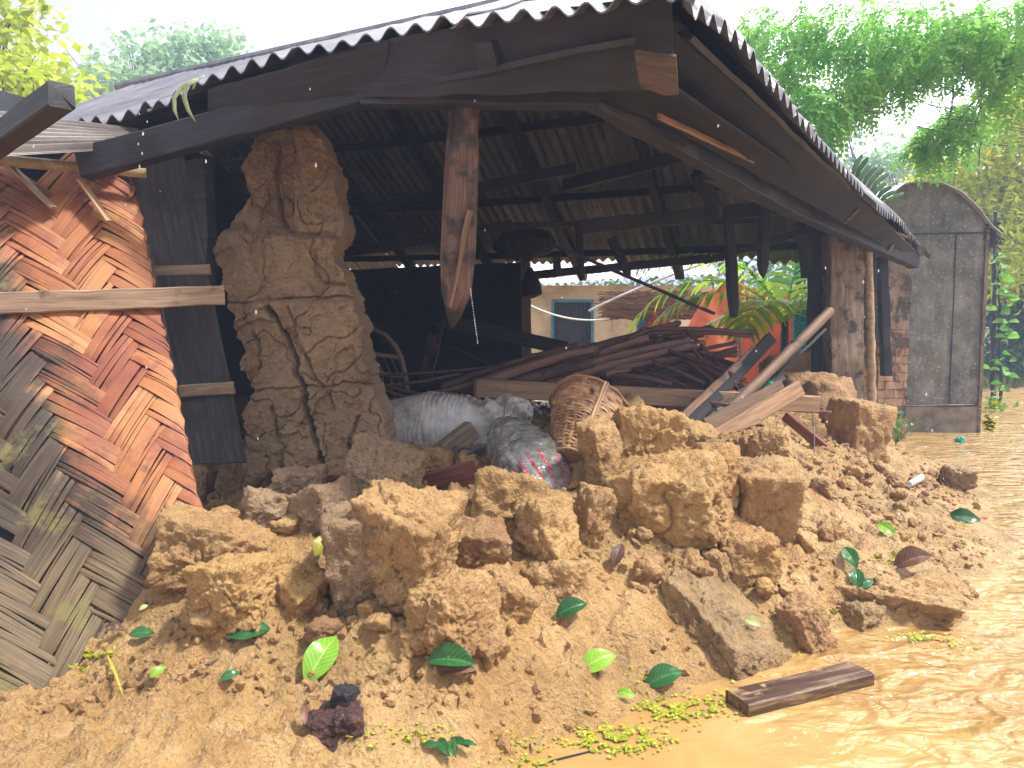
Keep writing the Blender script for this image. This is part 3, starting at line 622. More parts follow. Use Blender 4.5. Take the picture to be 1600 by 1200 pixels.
hpart('soffit_board', W_BLACK, lambda mb: board4(mb, sof(7.3, .36, -.07, 0), sof(.35, .36, -.30, 0), sof(.5, .66, -.36, 0), sof(7.3, .6, .05, 0), n=(60, 6), nz=.012))
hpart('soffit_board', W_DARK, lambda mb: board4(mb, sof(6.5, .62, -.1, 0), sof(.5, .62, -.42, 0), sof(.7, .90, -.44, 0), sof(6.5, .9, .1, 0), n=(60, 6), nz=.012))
hpart('batten', W_BROWN, lambda mb: plank(mb, at(1030, 182, 3.75), at(1262, 292, 6.0), .02, .03))
hpart('broken_board', W_PATCH, lambda mb: board4(mb, at(992, 82, 2.93), at(1056, 80, 2.90), at(1060, 142, 2.98), at(1002, 138, 3.02), n=(16, 8), nz=.012, noise_edge=.02))
hpart('batten', W_TAN, lambda mb: plank(mb, at(1262, 252, 5.6), at(1252, 290, 5.6), .05, .02, point=1))
hpart('batten', W_BROWN, lambda mb: plank(mb, at(1320, 348, 6.2), at(1342, 326, 6.2), .03, .03))
hpart('batten', W_GREY, lambda mb: plank(mb, at(1390, 392, 8.0), at(1400, 370, 8.0), .04, .03))
hpart('batten', W_GREY, lambda mb: plank(mb, at(1382, 360, 7.6), at(1424, 372, 8.4), .05, .03))
# hanging broken post
def hangpost(mb):
    pts = [at(726, 158, 3.68), at(722, 240, 3.70), at(718, 330, 3.73), at(716, 400, 3.75), at(714, 455, 3.76), at(708, 490, 3.77), at(706, 511, 3.77)]
    sweep(mb, [Vector(pts[0]).lerp(Vector(pts[1]), t) for t in (0, .5)] + pts[1:], rectprof(.145, .11, .02), [.95, 1, 1, 1.02, 1.02, 1, .62, .16], noise=.012)
hpart('broken_post', wood_mat('charred_post_wood', (.06, .03, .022), (.13, .07, .05), (.24, .13, .085), .55, .6), hangpost)
hpart('post_splinter', W_BROWN, lambda mb: plank(mb, at(733, 330, 3.68), at(704, 480, 3.66), .05, .03, noise=.01, taper1=.3))
# interior hangers and tie beams
for (a, b, w, h_) in [((905, 355, 7.2), (1275, 318, 7.6), .07, .14), ((520, 398, 8.2), (800, 352, 8.0), .07, .10), ((800, 352, 8.0), (1190, 345, 8.8), .05, .06), ((830, 430, 9.6), (1130, 402, 9.2), .08, .10), ((1100,408,9.0),(1290,352,8.6),.06,.08),
                    ((880, 290, 7.4), (1180, 215, 6.6), .06, .12), ((560, 330, 8.0), (900, 262, 7.6), .06, .10)]:
    hpart('tie_beam', W_DARK, lambda mb: plank(mb, at(*a), at(*b), w, h_, noise=.008))
for (a, b, w, t1) in [((1137, 322, 7.3), (1147, 496, 7.3), .13, 1), ((1194, 318, 7.4), (1192, 425, 7.4), .14, .9), ((903, 350, 7.3), (908, 432, 7.3), .11, .9), ((955, 372, 7.6), (982, 428, 7.6), .13, .8), ((868, 400, 7.6), (872, 428, 7.6), .12, .8), ((1090, 270, 6.4), (1122, 335, 6.6), .12, .9)]:
    def f(mb):
        pts = lerp(at(*a), at(*b), 10); rad = [1] * 9 + [t1 * .75]; 
        if t1 < 1: pts.append(Vector(pts[-1]) + (Vector(pts[-1]) - Vector(pts[-2])) * .8); rad.append(.12)
        sweep(mb, pts, rectprof(w, w * .6), rad, noise=.01, endj=.01)
    hpart('hanging_stump', W_BLACK, f)
# dark inner walls
def wallq(mb, a, b, z0, z1, th=.08):
    a = Vector(a); b = Vector(b); board4(mb, (a.x, a.y, z1), (b.x, b.y, z1), (b.x, b.y, z0), (a.x, a.y, z0), th=th, n=(50, 20), nz=.03)
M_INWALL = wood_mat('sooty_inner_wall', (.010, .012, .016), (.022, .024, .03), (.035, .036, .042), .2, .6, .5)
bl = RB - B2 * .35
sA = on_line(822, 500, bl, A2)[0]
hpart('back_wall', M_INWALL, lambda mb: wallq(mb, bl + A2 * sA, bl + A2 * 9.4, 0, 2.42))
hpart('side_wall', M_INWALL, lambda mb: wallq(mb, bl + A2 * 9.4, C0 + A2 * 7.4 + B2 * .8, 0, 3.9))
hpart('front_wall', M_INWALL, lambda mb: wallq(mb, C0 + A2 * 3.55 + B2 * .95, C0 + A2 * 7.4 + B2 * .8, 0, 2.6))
pb = bl + A2 * (sA - .02)
hpart('post', W_BROWN, lambda mb: plank(mb, (pb.x, pb.y - .08, 0), (pb.x - .03, pb.y - .08, 2.5), .14, .12, up=Vector((0, 1, 0))))
hpart('shelf', W_BLACK, lambda mb: plank(mb, at(690, 500, 8.2), at(885, 545, 8.4), .05, .16))
# right hand posts
hpart('post', W_BLACK, lambda mb: plank(mb, (at(1286, 560, 8.3).x, 8.3, 0), at(1286, 352, 8.3), .26, .2, up=Vector((0, 1, 0)), noise=.015))
hpart('post', W_GREY, lambda mb: plank(mb, (at(1318, 700, 8.05).x, 8.05, 0), at(1316, 368, 8.05), .36, .24, up=Vector((0, 1, 0)), noise=.02))
hpart('post', W_BLACK, lambda mb: plank(mb, (at(1346, 700, 8.3).x, 8.3, 1.25), at(1344, 375, 8.3), .22, .2, up=Vector((0, 1, 0)), noise=.015))
hpart('post', W_DARK, lambda mb: plank(mb, (at(1382, 700, 8.6).x, 8.62, 0.9), at(1378, 402, 8.62), .10, .1, up=Vector((0, 1, 0)), noise=.01))
M_BAMB = simple_mat('ringed_bamboo', (.22, .15, .09), (.44, .33, .2), 14, .6, .5, .004)
hpart('bamboo_post', M_BAMB, lambda mb: pole(mb, (at(1366, 705, 8.0).x, 8.0, -.1), at(1357, 388, 7.95), .045, .042, nodes=3, noise=.006, k=12))

# ================================================================ standing mud wall remnant
def mudwall():
    Lp = [(392,196),(385,235),(372,262),(386,300),(352,345),(334,392),(346,425),(352,460),(366,500),(384,545),(376,570),(398,610),(384,645),(392,690),(412,725),(440,752),(455,770)]
    Rp = [(500,196),(512,235),(520,262),(522,300),(536,345),(530,375),(514,385),(532,420),(553,465),(566,520),(572,560),(586,600),(600,645),(607,690),(606,725),(600,752),(585,770)]
    nv, nu = 400, 190; yy = np.linspace(196, 770, nv); lx = np.interp(yy, [p[1] for p in Lp], [p[0] for p in Lp]); rx = np.interp(yy, [p[1] for p in Rp], [p[0] for p in Rp])
    U, Yg = np.meshgrid(np.linspace(0, 1, nu), yy); Xg = lx[:, None] * (1 - U) + rx[:, None] * U
    yd = 4.42 - .38 * (Yg - 196) / 574 - .10 * (U - .5)
    r = (Xg - 800) / FPX; u = (600 - Yg) / FPX; dy = math.cos(PITCH) + u * math.sin(PITCH); dz = u * math.cos(PITCH) - math.sin(PITCH); t = yd / dy
    P = np.stack([(r * t).ravel(), yd.ravel(), (CH + dz * t).ravel()], 1); U = U.ravel(); V_ = ((Yg - 196) / 574).ravel(); X_ = Xg.ravel(); Y_ = Yg.ravel()
    jag = .014 * fbm(P * [1, 1, 1], 5, 3, off=8) + .012 * fbm(P, 20, 3, off=8); edge = np.abs(U - .5) * 2; P[:, 0] += jag * edge ** 3 * 1.6
    d = .018 * fbm(P, 2.2, 3, off=4) + .010 * fbm(P, 7.5, 4, .6, off=14) + .009 * fbm(P, 26, 3, .65, off=2) - .018 * np.exp(-(fbm(P, 2.6, 3, off=120) / .018) ** 2)
                            # rounded edges
    d += .028 * smooth(-.02, .02, fbm(P, 2.8, 3, off=141)) + .010 * smooth(-.02, .02, fbm(P, 6.5, 3, off=151)) - .02
    d -= .09 * (1 - smooth(352, 362, Y_ + 10 * fbm(P, 3, 2, off=6))) * (1 - smooth(455, 462, X_ + 6 * fbm(P, 5, 2, off=66)))               # the top course stands back
    d += .04 * smooth(598, 612, Y_ + 6 * fbm(P, 4, 2, off=6)) + .03 * smooth(466, 474, Y_)
    def crack(pts, w, dep):
        best = np.full(len(X_), 1e9)
        wx = X_ + 7 * fbm(P, 7, 3, off=33) ; wy = Y_ + 5 * fbm(P, 7, 3, off=53)
        for (x0, y0), (x1, y1) in zip(pts[:-1], pts[1:]):
            tt = np.clip(((wx - x0) * (x1 - x0) + (wy - y0) * (y1 - y0)) / ((x1 - x0) ** 2 + (y1 - y0) ** 2), 0, 1)
            best = np.minimum(best, np.hypot(wx - x0 - tt * (x1 - x0), wy - y0 - tt * (y1 - y0)))
        return -dep * np.exp(-(best / w) ** 2)
    d += crack([(330, 476), (440, 470), (560, 462)], 2, .03) + crack([(420, 482), (450, 530), (474, 600), (487, 650), (505, 715), (520, 770)], 3.2, .12) + crack([(380, 612), (470, 605), (590, 596)], 2.2, .035)
    d += crack([(382, 358), (450, 362), (530, 372)], 4, .05) + crack([(455, 482), (470, 540), (500, 590), (525, 640)], 2.5, .03) + crack([(400, 520), (410, 570), (380, 620)], 2.5, .03) + crack([(560, 650), (555, 700), (570, 750)], 3, .04) + crack([(430,640),(445,700),(440,745)],3,.04)
    d += crack([(490, 400), (500, 440), (540, 445)], 3, .03) + crack([(430, 215), (424, 300), (440, 350)], 4, .05)
    n = len(P); Q = P.copy(); P[:, 1] -= d; Q[:, 1] += .30 + .04 * fbm(Q, 5, 2, off=70); F = gridF(nu, nv)
    i = np.arange(nu - 1); j = np.arange(nv - 1) * nu; i2 = i + (nv - 1) * nu; j3 = j + nu - 1
    E = np.vstack([np.stack([i, i + n, i + 1 + n, i + 1], 1), np.stack([i2 + 1, i2 + 1 + n, i2 + n, i2], 1), np.stack([j + nu, j + nu + n, j + n, j], 1), np.stack([j3, j3 + n, j3 + nu + n, j3 + nu], 1)])
    mb = MB(); mb.add(np.vstack([P, Q]), [F[:, ::-1], F + n, E[:, ::-1]]); return mb
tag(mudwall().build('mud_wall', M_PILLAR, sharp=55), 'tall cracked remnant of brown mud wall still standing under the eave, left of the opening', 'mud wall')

# ================================================================ woven bamboo wall
def woven():
    TL, TR, BR, BL = at(-190, 262, 3.72), at(212, 268, 4.02), at(318, 838, 3.22), at(-60, 1110, 2.45)
    o = np.array(TL); O = np.array(TL); X = np.array(TR - TL)
    # plane frame from the four corners (mean plane), v down
    ctr = np.array(TL + TR + BR + BL) / 4; ux = np.array((TR - TL)) + np.array((BR - BL)); vy = np.array(BL - TL) + np.array(BR - TR)
    nn = np.cross(ux, vy); nn /= np.linalg.norm(nn); vy /= np.linalg.norm(vy); ux = np.cross(vy, nn); ux /= np.linalg.norm(ux)
    if nn[1] > 0: nn = -nn
    c2 = lambda P: ((np.array(P) - ctr) @ ux, (np.array(P) - ctr) @ vy)
    poly_px = [(-260, 240), (60, 262), (130, 300), (190, 262), (207, 285), (222, 340), (232, 400), (244, 460), (258, 520), (272, 590), (286, 660), (300, 740), (316, 800), (322, 850), (330, 930), (300, 1040), (200, 1120), (-40, 1180), (-260, 1200)]
    poly = []
    for px, py in poly_px:        # intersect rays with the plane
        d = np.array(ray(px, py)); c = np.array((0, 0, CH)); t = ((ctr - c) @ nn) / (d @ nn); poly.append(c2(c + d * t))
    poly = np.array(poly)
    def inside(x, y):
        c = False; j = len(poly) - 1
        for i in range(len(poly)):
            if (poly[i, 1] > y) != (poly[j, 1] > y) and x < (poly[j, 0] - poly[i, 0]) * (y - poly[i, 1]) / (poly[j, 1] - poly[i, 1]) + poly[i, 0]: c = not c
            j = i
        return c
    redge = poly[3:15]; redge = redge[np.argsort(redge[:, 1])]; W = .090; n = 3; th = R(43); ca, sa = math.cos(th), math.sin(th); mb = MB(); rs = np.random.RandomState(2)
    warp = lambda x, y: (x * 1.0, y * 1.0)
    for i in range(-30, 31):
        for j in range(-30, 31):
            for kind in (0, 1):
                # broken twill: float of length n starts where (i-j) % 2n == 0
                if kind == 0 and (i - j) % (2 * n) == 0: x0, y0, dx, dy = i * W, j * W, n * W, W
                elif kind == 1 and (i - j) % (2 * n) == 0: x0, y0, dx, dy = (i + n) * W, (j) * W, W, n * W ; 
                else: continue
                if kind == 1: x0, y0 = (i - 0) * W, (j + 1) * W
                sl = rs.choice([2, 3, 3, 4]); cuts = np.concatenate([[0], np.sort(rs.uniform(.12, .88, sl - 1)), [1]])
                cx, cy = x0 + dx / 2, y0 + dy / 2; gx_, gy_ = cx * ca - cy * sa, (cx * sa + cy * ca) * 1.22
                if not (inside(gx_, gy_) or inside(gx_ - .13, gy_)):
                    continue
                tone = rs.rand()
                for a, bq in zip(cuts[:-1], cuts[1:]):
                    if bq - a < .03 or rs.rand() < .006: continue
                    ext = .028 + rs.uniform(-.012, .018); gap = .010 + rs.rand() * .012; NU = 9; NW = 3
                    l = np.linspace(-ext, n * W + ext, NU); w = np.linspace(a * W + gap * W, bq * W - gap * W, NW); Lg, Wg = np.meshgrid(l, w)
                    tl = (Lg / (n * W)); hgt = .013 * np.sin(np.clip(tl, 0, 1) * math.pi) ** .6 - .012 * ((tl < 0) * (-tl) + (tl > 1) * (tl - 1)) * 9
                    hgt = hgt + .002 * (1 - ((Wg - w.mean()) / (w[-1] - w[0]) * 2) ** 2) + rs.uniform(-.002, .002) + rs.uniform(-.015, .015) * (tl - .5) * .4
                    skew = rs.uniform(-.012, .012) * (tl - .5)
                    if kind == 0: px_, py_ = x0 + Lg, y0 + Wg + skew
                    else: px_, py_ = x0 + Wg + skew, y0 + Lg
                    gx2, gy2 = px_ * ca - py_ * sa, (px_ * sa + py_ * ca) * 1.22
                    lim = np.interp(gy2, redge[:, 1], redge[:, 0]) + .006 * np.sin(gy2 * 60); gx2 = np.minimum(gx2, lim + .02 * (gx2 - lim))
                    P = ctr + gx2.ravel()[:, None] * ux + gy2.ravel()[:, None] * vy + nn * (hgt.ravel()[:, None] + .035 * fbm(np.stack([gx2.ravel(), gy2.ravel(), gx2.ravel() * 0], 1), 1.4, 2, off=5)[:, None])
                    F = gridF(NU, NW); P2 = P - nn * .003
                    nq = len(P); uo = rs.rand() * 50; uv = np.stack([Lg.ravel() + uo, Wg.ravel() + rs.rand() * 9], 1)
                    ii = np.arange(NU - 1); E = np.vstack([np.stack([ii, ii + nq, ii + 1 + nq, ii + 1], 1), np.stack([ii + nq + (NW - 1) * NU, ii + (NW - 1) * NU, ii + 1 + (NW - 1) * NU, ii + 1 + nq + (NW - 1) * NU], 1)])
                    # char/moss mask positions kept as plane coordinates in the colour attribute
                    C = np.stack([np.full(nq, tone * .55 + rs.rand() * .3 + .05), gx2.ravel() * .25 + .5, gy2.ravel() * .25 + .5, np.ones(nq)], 1)
                    mb.add(np.vstack([P, P2]), [F, E], np.vstack([uv, uv]), np.vstack([C, C]))
    return mb, ctr, ux, vy, nn
wmb, wc, wux, wvy, wnn = woven()
def wplane(px, py, off=0):
    d = np.array(ray(px, py)); c = np.array((0, 0, CH)); t = ((wc - c) @ wnn) / (d @ wnn); p = c + d * t + wnn * off; return Vector(p)
def wcoord(px, py): p = np.array(wplane(px, py)) - wc; return float(p @ wux) * .25 + .5, float(p @ wvy) * .25 + .5
m, nt, b, o = newmat('woven_bamboo'); q = NB(nt); uv = q.coord('UV', (4.0, 150.0, 1)); g = nt.nodes.new('ShaderNodeNewGeometry').outputs['Position']
fib = q.noise(uv, 1.0, 5, .7, .5); at_ = q.attr(); sep = nt.nodes.new('ShaderNodeSeparateColor'); q.L(at_.outputs['Color'], sep.inputs[0])
c = q.ramp(q.math('ADD', q.math('MULTIPLY', sep.outputs[0], .62), q.math('MULTIPLY', fib, .38)), [(.2, (.15, .045, .018)), (.42, (.31, .10, .034)), (.6, (.42, .175, .06)), (.85, (.52, .28, .12))])
c = q.mix(q.ramp(fib, [(.28, .8), (.42, 0.0)]), c, (.10, .035, .015)); c = q.mix(q.ramp(q.noise(g, 3.4, 5, .65), [(.50, 0.0), (.62, .75)]), c, (.20, .045, .025))
# dirty grey brown low down, blackened and mossy in the middle left
A_ = wcoord(40, 640); B_ = wcoord(120, 980)
def blob(cx, cy, rx, ry):
    x = q.math('DIVIDE', q.math('SUBTRACT', sep.outputs[1], cx), rx); y = q.math('DIVIDE', q.math('SUBTRACT', sep.outputs[2], cy), ry)
    return q.math('SQRT', q.math('ADD', q.math('MULTIPLY', x, x), q.math('MULTIPLY', y, y)))
nzw = q.noise(g, 2.6, 6, .62); nzf = q.noise(q.coord('UV', (1.5, 30, 1)), 1.0, 3)
def px_line(px0, py0, px1, py1):            # signed distance left/below of a line in plane coords
    x0, y0 = wcoord(px0, py0); x1, y1 = wcoord(px1, py1); L = math.hypot(x1 - x0, y1 - y0); nx, ny = -(y1 - y0) / L, (x1 - x0) / L
    return q.math('ADD', q.math('MULTIPLY', q.math('SUBTRACT', sep.outputs[1], x0), nx), q.math('MULTIPLY', q.math('SUBTRACT', sep.outputs[2], y0), ny))
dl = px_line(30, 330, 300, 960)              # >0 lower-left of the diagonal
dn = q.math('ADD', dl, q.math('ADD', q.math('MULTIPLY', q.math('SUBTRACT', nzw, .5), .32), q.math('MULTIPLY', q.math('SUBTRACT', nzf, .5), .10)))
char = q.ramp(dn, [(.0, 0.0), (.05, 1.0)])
grey = q.ramp(fib, [(.3, (.006, .005, .004)), (.5, (.017, .014, .010)), (.68, (.06, .046, .024))])
low = px_line(0, 830, 320, 800)
lown = q.ramp(q.math('ADD', low, q.math('MULTIPLY', q.math('SUBTRACT', nzw, .5), .12)), [(.0, 0.0), (.06, 1.0)])
greyb = q.ramp(fib, [(.3, (.045, .029, .014)), (.5, (.125, .083, .038)), (.7, (.24, .17, .085))])
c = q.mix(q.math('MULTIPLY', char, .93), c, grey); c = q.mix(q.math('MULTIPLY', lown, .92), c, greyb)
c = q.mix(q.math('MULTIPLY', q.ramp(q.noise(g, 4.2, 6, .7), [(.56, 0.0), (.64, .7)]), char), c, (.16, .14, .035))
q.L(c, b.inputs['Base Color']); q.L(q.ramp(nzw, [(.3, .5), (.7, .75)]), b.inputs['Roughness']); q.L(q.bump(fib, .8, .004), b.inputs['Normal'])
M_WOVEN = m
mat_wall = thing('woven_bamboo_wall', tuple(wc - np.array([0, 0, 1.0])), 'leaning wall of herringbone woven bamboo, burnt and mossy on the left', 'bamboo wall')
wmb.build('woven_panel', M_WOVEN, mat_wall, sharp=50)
mb = MB(); W4 = [wplane(-260, 268, -.08), wplane(200, 290, -.08), wplane(305, 835, -.08), wplane(-260, 1120, -.08)]; board4(mb, *W4, th=.01, n=(10, 10)); mb.build('backing_layer', W_DARK, mat_wall)
hp = lambda name, mat, fn: hpart(name, mat, fn, mat_wall)
hp('batten', W_BATT, lambda mb: plank(mb, wplane(-60, 487, .05), wplane(350, 472, .06), .03, .10, noise=.006, endj=.004))
hp('top_pole', M_BAMB, lambda mb: pole(mb, at(-60, 246, 3.72), at(228, 271, 4.0), .032, .026))
hp('split_stick', W_TAN, lambda mb: plank(mb, at(20, 262, 3.8), at(84, 325, 3.76), .05, .012))
hp('split_stick', W_TAN, lambda mb: plank(mb, at(126, 282, 3.85), at(170, 345, 3.8), .04, .012))
# blackened board beside the woven wall
bd = thing('black_board', tuple(at(340, 730, 3.75)), 'wide blackened leaning board with two pale cross battens, between woven wall and mud wall', 'board')
mb = MB(); board4(mb, at(386, 722, 3.70), at(306, 728, 3.66), at(212, 250, 4.10), at(290, 250, 4.14), th=.03, n=(20, 50), nz=.008, noise_edge=.012)
mb.build('board', W_CHAR, bd)
hpart('batten', W_BATT, lambda mb: plank(mb, at(238, 424, 3.90), at(330, 421, 3.94), .03, .055), bd)
hpart('batten', W_BATT, lambda mb: plank(mb, at(281, 612, 3.72), at(366, 605, 3.76), .03, .062), bd)
# small lean-to roof over the woven wall
lt = thing('lean_to_roof', tuple(at(60, 230, 3.6)), 'low rusty corrugated sheet over the woven wall with one beam poking out', 'roof')
def leansheet(mb):
    a, b_, c_, d_ = [np.array(v) for v in (at(-200, 150, 3.3), at(216, 205, 4.3), at(205, 228, 4.0), at(-200, 250, 2.9))]
    nu, nv = 30, 90; u, v = np.meshgrid(np.linspace(0, 1, nu), np.linspace(0, 1, nv)); u = u.ravel()[:, None]; v = v.ravel()[:, None]
    P = (a * (1 - u) + b_ * u) * (1 - v) + (d_ * (1 - u) + c_ * u) * v; nn = np.cross(b_ - a, d_ - a); nn /= np.linalg.norm(nn); P = P + nn * (.016 * np.cos(v * 2 * math.pi * 8)) 
    Q = P + np.array([0, 0, .006]); mb.add(np.vstack([P, Q]), [gridF(nu, nv), gridF(nu, nv)[:, ::-1] + len(P)], np.vstack([np.hstack([v * .8, u * 1.6])] * 2))
hpart('roof_sheet', M_TIN, leansheet, lt)
hpart('beam', W_DARK, lambda mb: plank(mb, at(-60, 262, 3.3), at(96, 148, 2.55), .085, .085, noise=.004), lt)
# ================================================================ things lying in the rubble
def single(name, label, cat, mat, fn, group=None, sharp=40, kind=None):
    mb = MB(); fn(mb); return tag(mb.build(name, mat, sharp=sharp), label, cat, group, kind)
# pale squared beam
single('squared_beam', 'long pale squared beam lying level behind the basket and the sacks', 'beam', W_TAN, lambda mb: plank(mb, at(742, 606, 5.5), at(1275, 631, 6.1), .12, .135, noise=.004, up=Vector((0, 0, 1))))
# basket
def basket():
    Bp, Mp = at(892, 728, 4.15), at(921, 650, 4.5); ax = (Mp - Bp); Lb = ax.length * 1.06; f = ax.normalized(); s = f.cross(Vector((0, 1, 0))).normalized(); u = s.cross(f)
    rb, rt = .11, .26
    root = thing('bamboo_basket', tuple(Bp), 'torn woven bamboo basket tipped on the rubble behind the plastic bag', 'basket')
    rad = lambda t: rb + (rt - rb) * (max(0, t) ** .8)
    def pt(t, a, dr=0): r = rad(t) + dr; sq = 1 - .08 * math.sin(2 * a); return Bp + f * (Lb * t) + (s * math.cos(a) + u * math.sin(a)) * r * sq
    nst, nr = 26, 12
    rs = np.random.RandomState(3)
    mb = MB()
    for k in range(nst):
        a = 2 * math.pi * k / nst; pts = []; 
        for i in range(nr * 4 + 1):
            t = i / (nr * 4); pts.append(pt(t * .98, a, .004 * math.cos(math.pi * (i / 4 + k))))
        n_ = [(p - (Bp + f * (p - Bp).dot(f))).normalized() for p in pts]
        V = []; w = .0125 * rs.uniform(.8, 1.1)
        for p, nn in zip(pts, n_):
            tg = f.cross(nn); V += [p - tg * w * (.5 + .7 * (p - Bp).length / Lb), p + tg * w * (.5 + .7 * (p - Bp).length / Lb)]
        V = np.array(V); m_ = len(pts); mb.add(V, gridF(2, m_), np.stack([np.repeat(np.arange(m_) * .02, 2) + k, np.tile([0, .02], m_)], 1), np.array([rs.rand(), 0, 0, 1]))
    mb.build('stakes', M_BASK, root, sharp=0)
    mb = MB()
    for j in range(nr * 2):
        if 6 < j < nr * 2 - 2 and rs.rand() < .05: continue
        t = (j + .5) / (nr * 2); na = nst * 4; w = .0062 * (.8 + t) * rs.uniform(.7, 1.1); jj = (j // 2)
        V = []; 
        for i in range(na):
            a = 2 * math.pi * i / na; dr = -.005 * math.cos(math.pi * (i / 4 + jj)); wob = .003 * math.sin(a * 3 + j)
            V += [pt(t + (wob - w) / Lb, a, dr), pt(t + (wob + w) / Lb, a, dr)]
        V = np.array(V); i = np.arange(na); F = np.stack([2 * i, 2 * i + 1, (2 * i + 3) % (2 * na), (2 * i + 2) % (2 * na)], 1)
        mb.add(V, F, np.stack([np.repeat(np.arange(na) * .015, 2) + j * 3, np.tile([0, .02], na)], 1), np.array([rs.rand(), 0, 0, 1]))
    mb.build('woven_strips', M_BASK, root, sharp=0)
    mb = MB(); sweep(mb, [pt(1.0, 2 * math.pi * i / 40, .002 + .004 * (i % 3)) for i in range(41)], circprof(.011, 6), noise=.012); mb.build('rim', M_BASK, root)
    mb = MB(); sweep(mb, [pt(.02, 2 * math.pi * i / 24, .004) for i in range(25)], circprof(.008, 6)); mb.build('base_ring', M_BASK, root)
    mb = MB()
    for off in (-.03, .03): sweep(mb, [pt(t / 20, -1.45 + off, .012) for t in range(21)], circprof(.008, 6))
    mb.build('strap', M_BASKL, root)
    mb = MB(); D = [Bp + f * .01 + (s * math.cos(a) + u * math.sin(a)) * rb * r for r in (.05, .5, 1) for a in np.linspace(0, 2 * math.pi, 25)[:-1]]; mb.add(np.array(D), gridF(24, 3, True)); mb.build('bottom', M_BASK, root)
M_BASK = wood_mat('basket_cane', (.20, .09, .04), (.42, .22, .10), (.56, .35, .18), .08, .5, .3, .4)
M_BASKL = wood_mat('basket_strap_cane', (.40, .22, .10), (.60, .38, .2), (.7, .5, .3), 0, .5, .3, .4)
basket()
# cloth-like blobs
def sack(mb, p0, p1, prof, flat, folds, fn, seed, wr=.02, up=Vector((0, 0, 1)), nu=200, nv=170):
    p0, p1 = Vector(p0), Vector(p1); f, s, u = frame(p1 - p0, up); L = (p1 - p0).length
    a = np.linspace(0, 2 * math.pi, nu + 1)[:-1]; t = np.linspace(0, 1, nv); A, T = np.meshgrid(a, t); A = A.ravel(); T = T.ravel()
    r = np.interp(T, [x[0] for x in prof], [x[1] for x in prof]); ring = np.stack([np.cos(A) * (np.abs(np.cos(A)) + 1e-6) ** -.15, flat * np.sin(A) * np.abs(np.sin(A) + 1e-6) ** -.15, np.zeros_like(A)], 1)
    P0 = np.stack([np.cos(A) * r, np.sin(A) * r, T * L], 1)
    n = wr * fbm(P0, 6, 4, ridged=True, off=seed) * .6 + folds * (.6 + fbm(P0, 3, 2, off=seed + 20)) * np.sin(fn * T + 11 * fbm(P0, 2.2, 3, off=seed + 3) + 1.5 * np.cos(A + 1)) + folds * .5 * fbm(P0 * [1, 1, 3], 14, 2, off=seed + 8)
    r2 = r + n * np.minimum(1, r / .08)
    P = np.array(p0)[None] + (T * L)[:, None] * np.array(f) + (ring[:, :1] * np.array(s) + ring[:, 1:2] * np.array(u)) * r2[:, None]
    mb.add(P, gridF(nu, nv, True), np.stack([A / 6.283, T], 1))
m, nt, b, o = newmat('white_sack_weave'); q = NB(nt); g = nt.nodes.new('ShaderNodeNewGeometry').outputs['Position']
c = q.ramp(q.noise(g, 7, 6, .6), [(.34, (.24, .19, .15)), (.46, (.42, .39, .36)), (.66, (.60, .58, .57))]); q.L(c, b.inputs['Base Color']); b.inputs['Roughness'].default_value = .4
q.L(q.bump(q.noise(q.coord('UV', (8, 120, 1)), 1.0, 3), .5, .004), b.inputs['Normal']); M_SACK = m
single('white_sack', 'big bulging white woven plastic sack with fine pleats, beside the mud wall remnant', 'sack', M_SACK,
       lambda mb: sack(mb, at(588, 684, 4.9), at(790, 662, 4.8), [(0, .02), (.04, .16), (.15, .25), (.45, .28), (.75, .22), (.92, .11), (1, .03)], .95, .0035, 170, 4.0, .004), sharp=0)
single('crumpled_sack', 'smaller crumpled white sack stained with dirt, between the pleated sack and the basket', 'sack', M_SACK,
       lambda mb: sack(mb, at(735, 668, 4.75), at(828, 640, 5.0), [(0, .02), (.1, .10), (.4, .14), (.7, .12), (.9, .07), (1, .02)], .8, .012, 14, 9.0, .06), sharp=0)
single('crumpled_sack', 'flattened white sack end poking out low above the dark hollow', 'sack', M_SACK,
       lambda mb: sack(mb, at(690, 705, 4.7), at(765, 690, 4.65), [(0, .02), (.1, .05), (.5, .08), (.9, .05), (1, .02)], .6, .010, 14, 19.0, .04), sharp=0)
# grey see-through bag with red stripes
m, nt, b, o = newmat('grey_plastic_film'); q = NB(nt); g = nt.nodes.new('ShaderNodeNewGeometry').outputs['Position']
uvn = q.coord('UV'); sx = nt.nodes.new('ShaderNodeSeparateXYZ'); q.L(uvn, sx.inputs[0])
c = q.ramp(q.noise(g, 9, 6, .65, .8), [(.3, (.08, .07, .055)), (.45, (.20, .19, .17)), (.6, (.34, .33, .31)), (.72, (.5, .5, .5))])
ang = q.math('ADD', sx.outputs[0], q.math('MULTIPLY', q.noise(g, 5, 3), .03)); st = q.ramp(q.math('SINE', q.math('MULTIPLY', ang, 6.283 * 17)), [(.72, 0.0), (.85, 1.0)])
win = q.ramp(q.math('ADD', sx.outputs[1], q.math('MULTIPLY', q.noise(g, 6, 2), .3)), [(.66, 0.0), (.74, 1.0)])
brk = q.ramp(q.noise(g, 26, 3), [(.38, 0.0), (.5, 1.0)])
c = q.mix(q.math('MULTIPLY', q.math('MULTIPLY', st, win), q.math('ADD', q.math('MULTIPLY', brk, .6), .35)), c, (.62, .03, .07)); q.L(c, b.inputs['Base Color']); b.inputs['Roughness'].default_value = .16
b.inputs['Coat Weight'].default_value = .5; b.inputs['Coat Roughness'].default_value = .1
q.L(q.bump(q.noise(g, 16, 5, .6, 1.5), 1.0, .02), b.inputs['Normal']); M_FILM = m
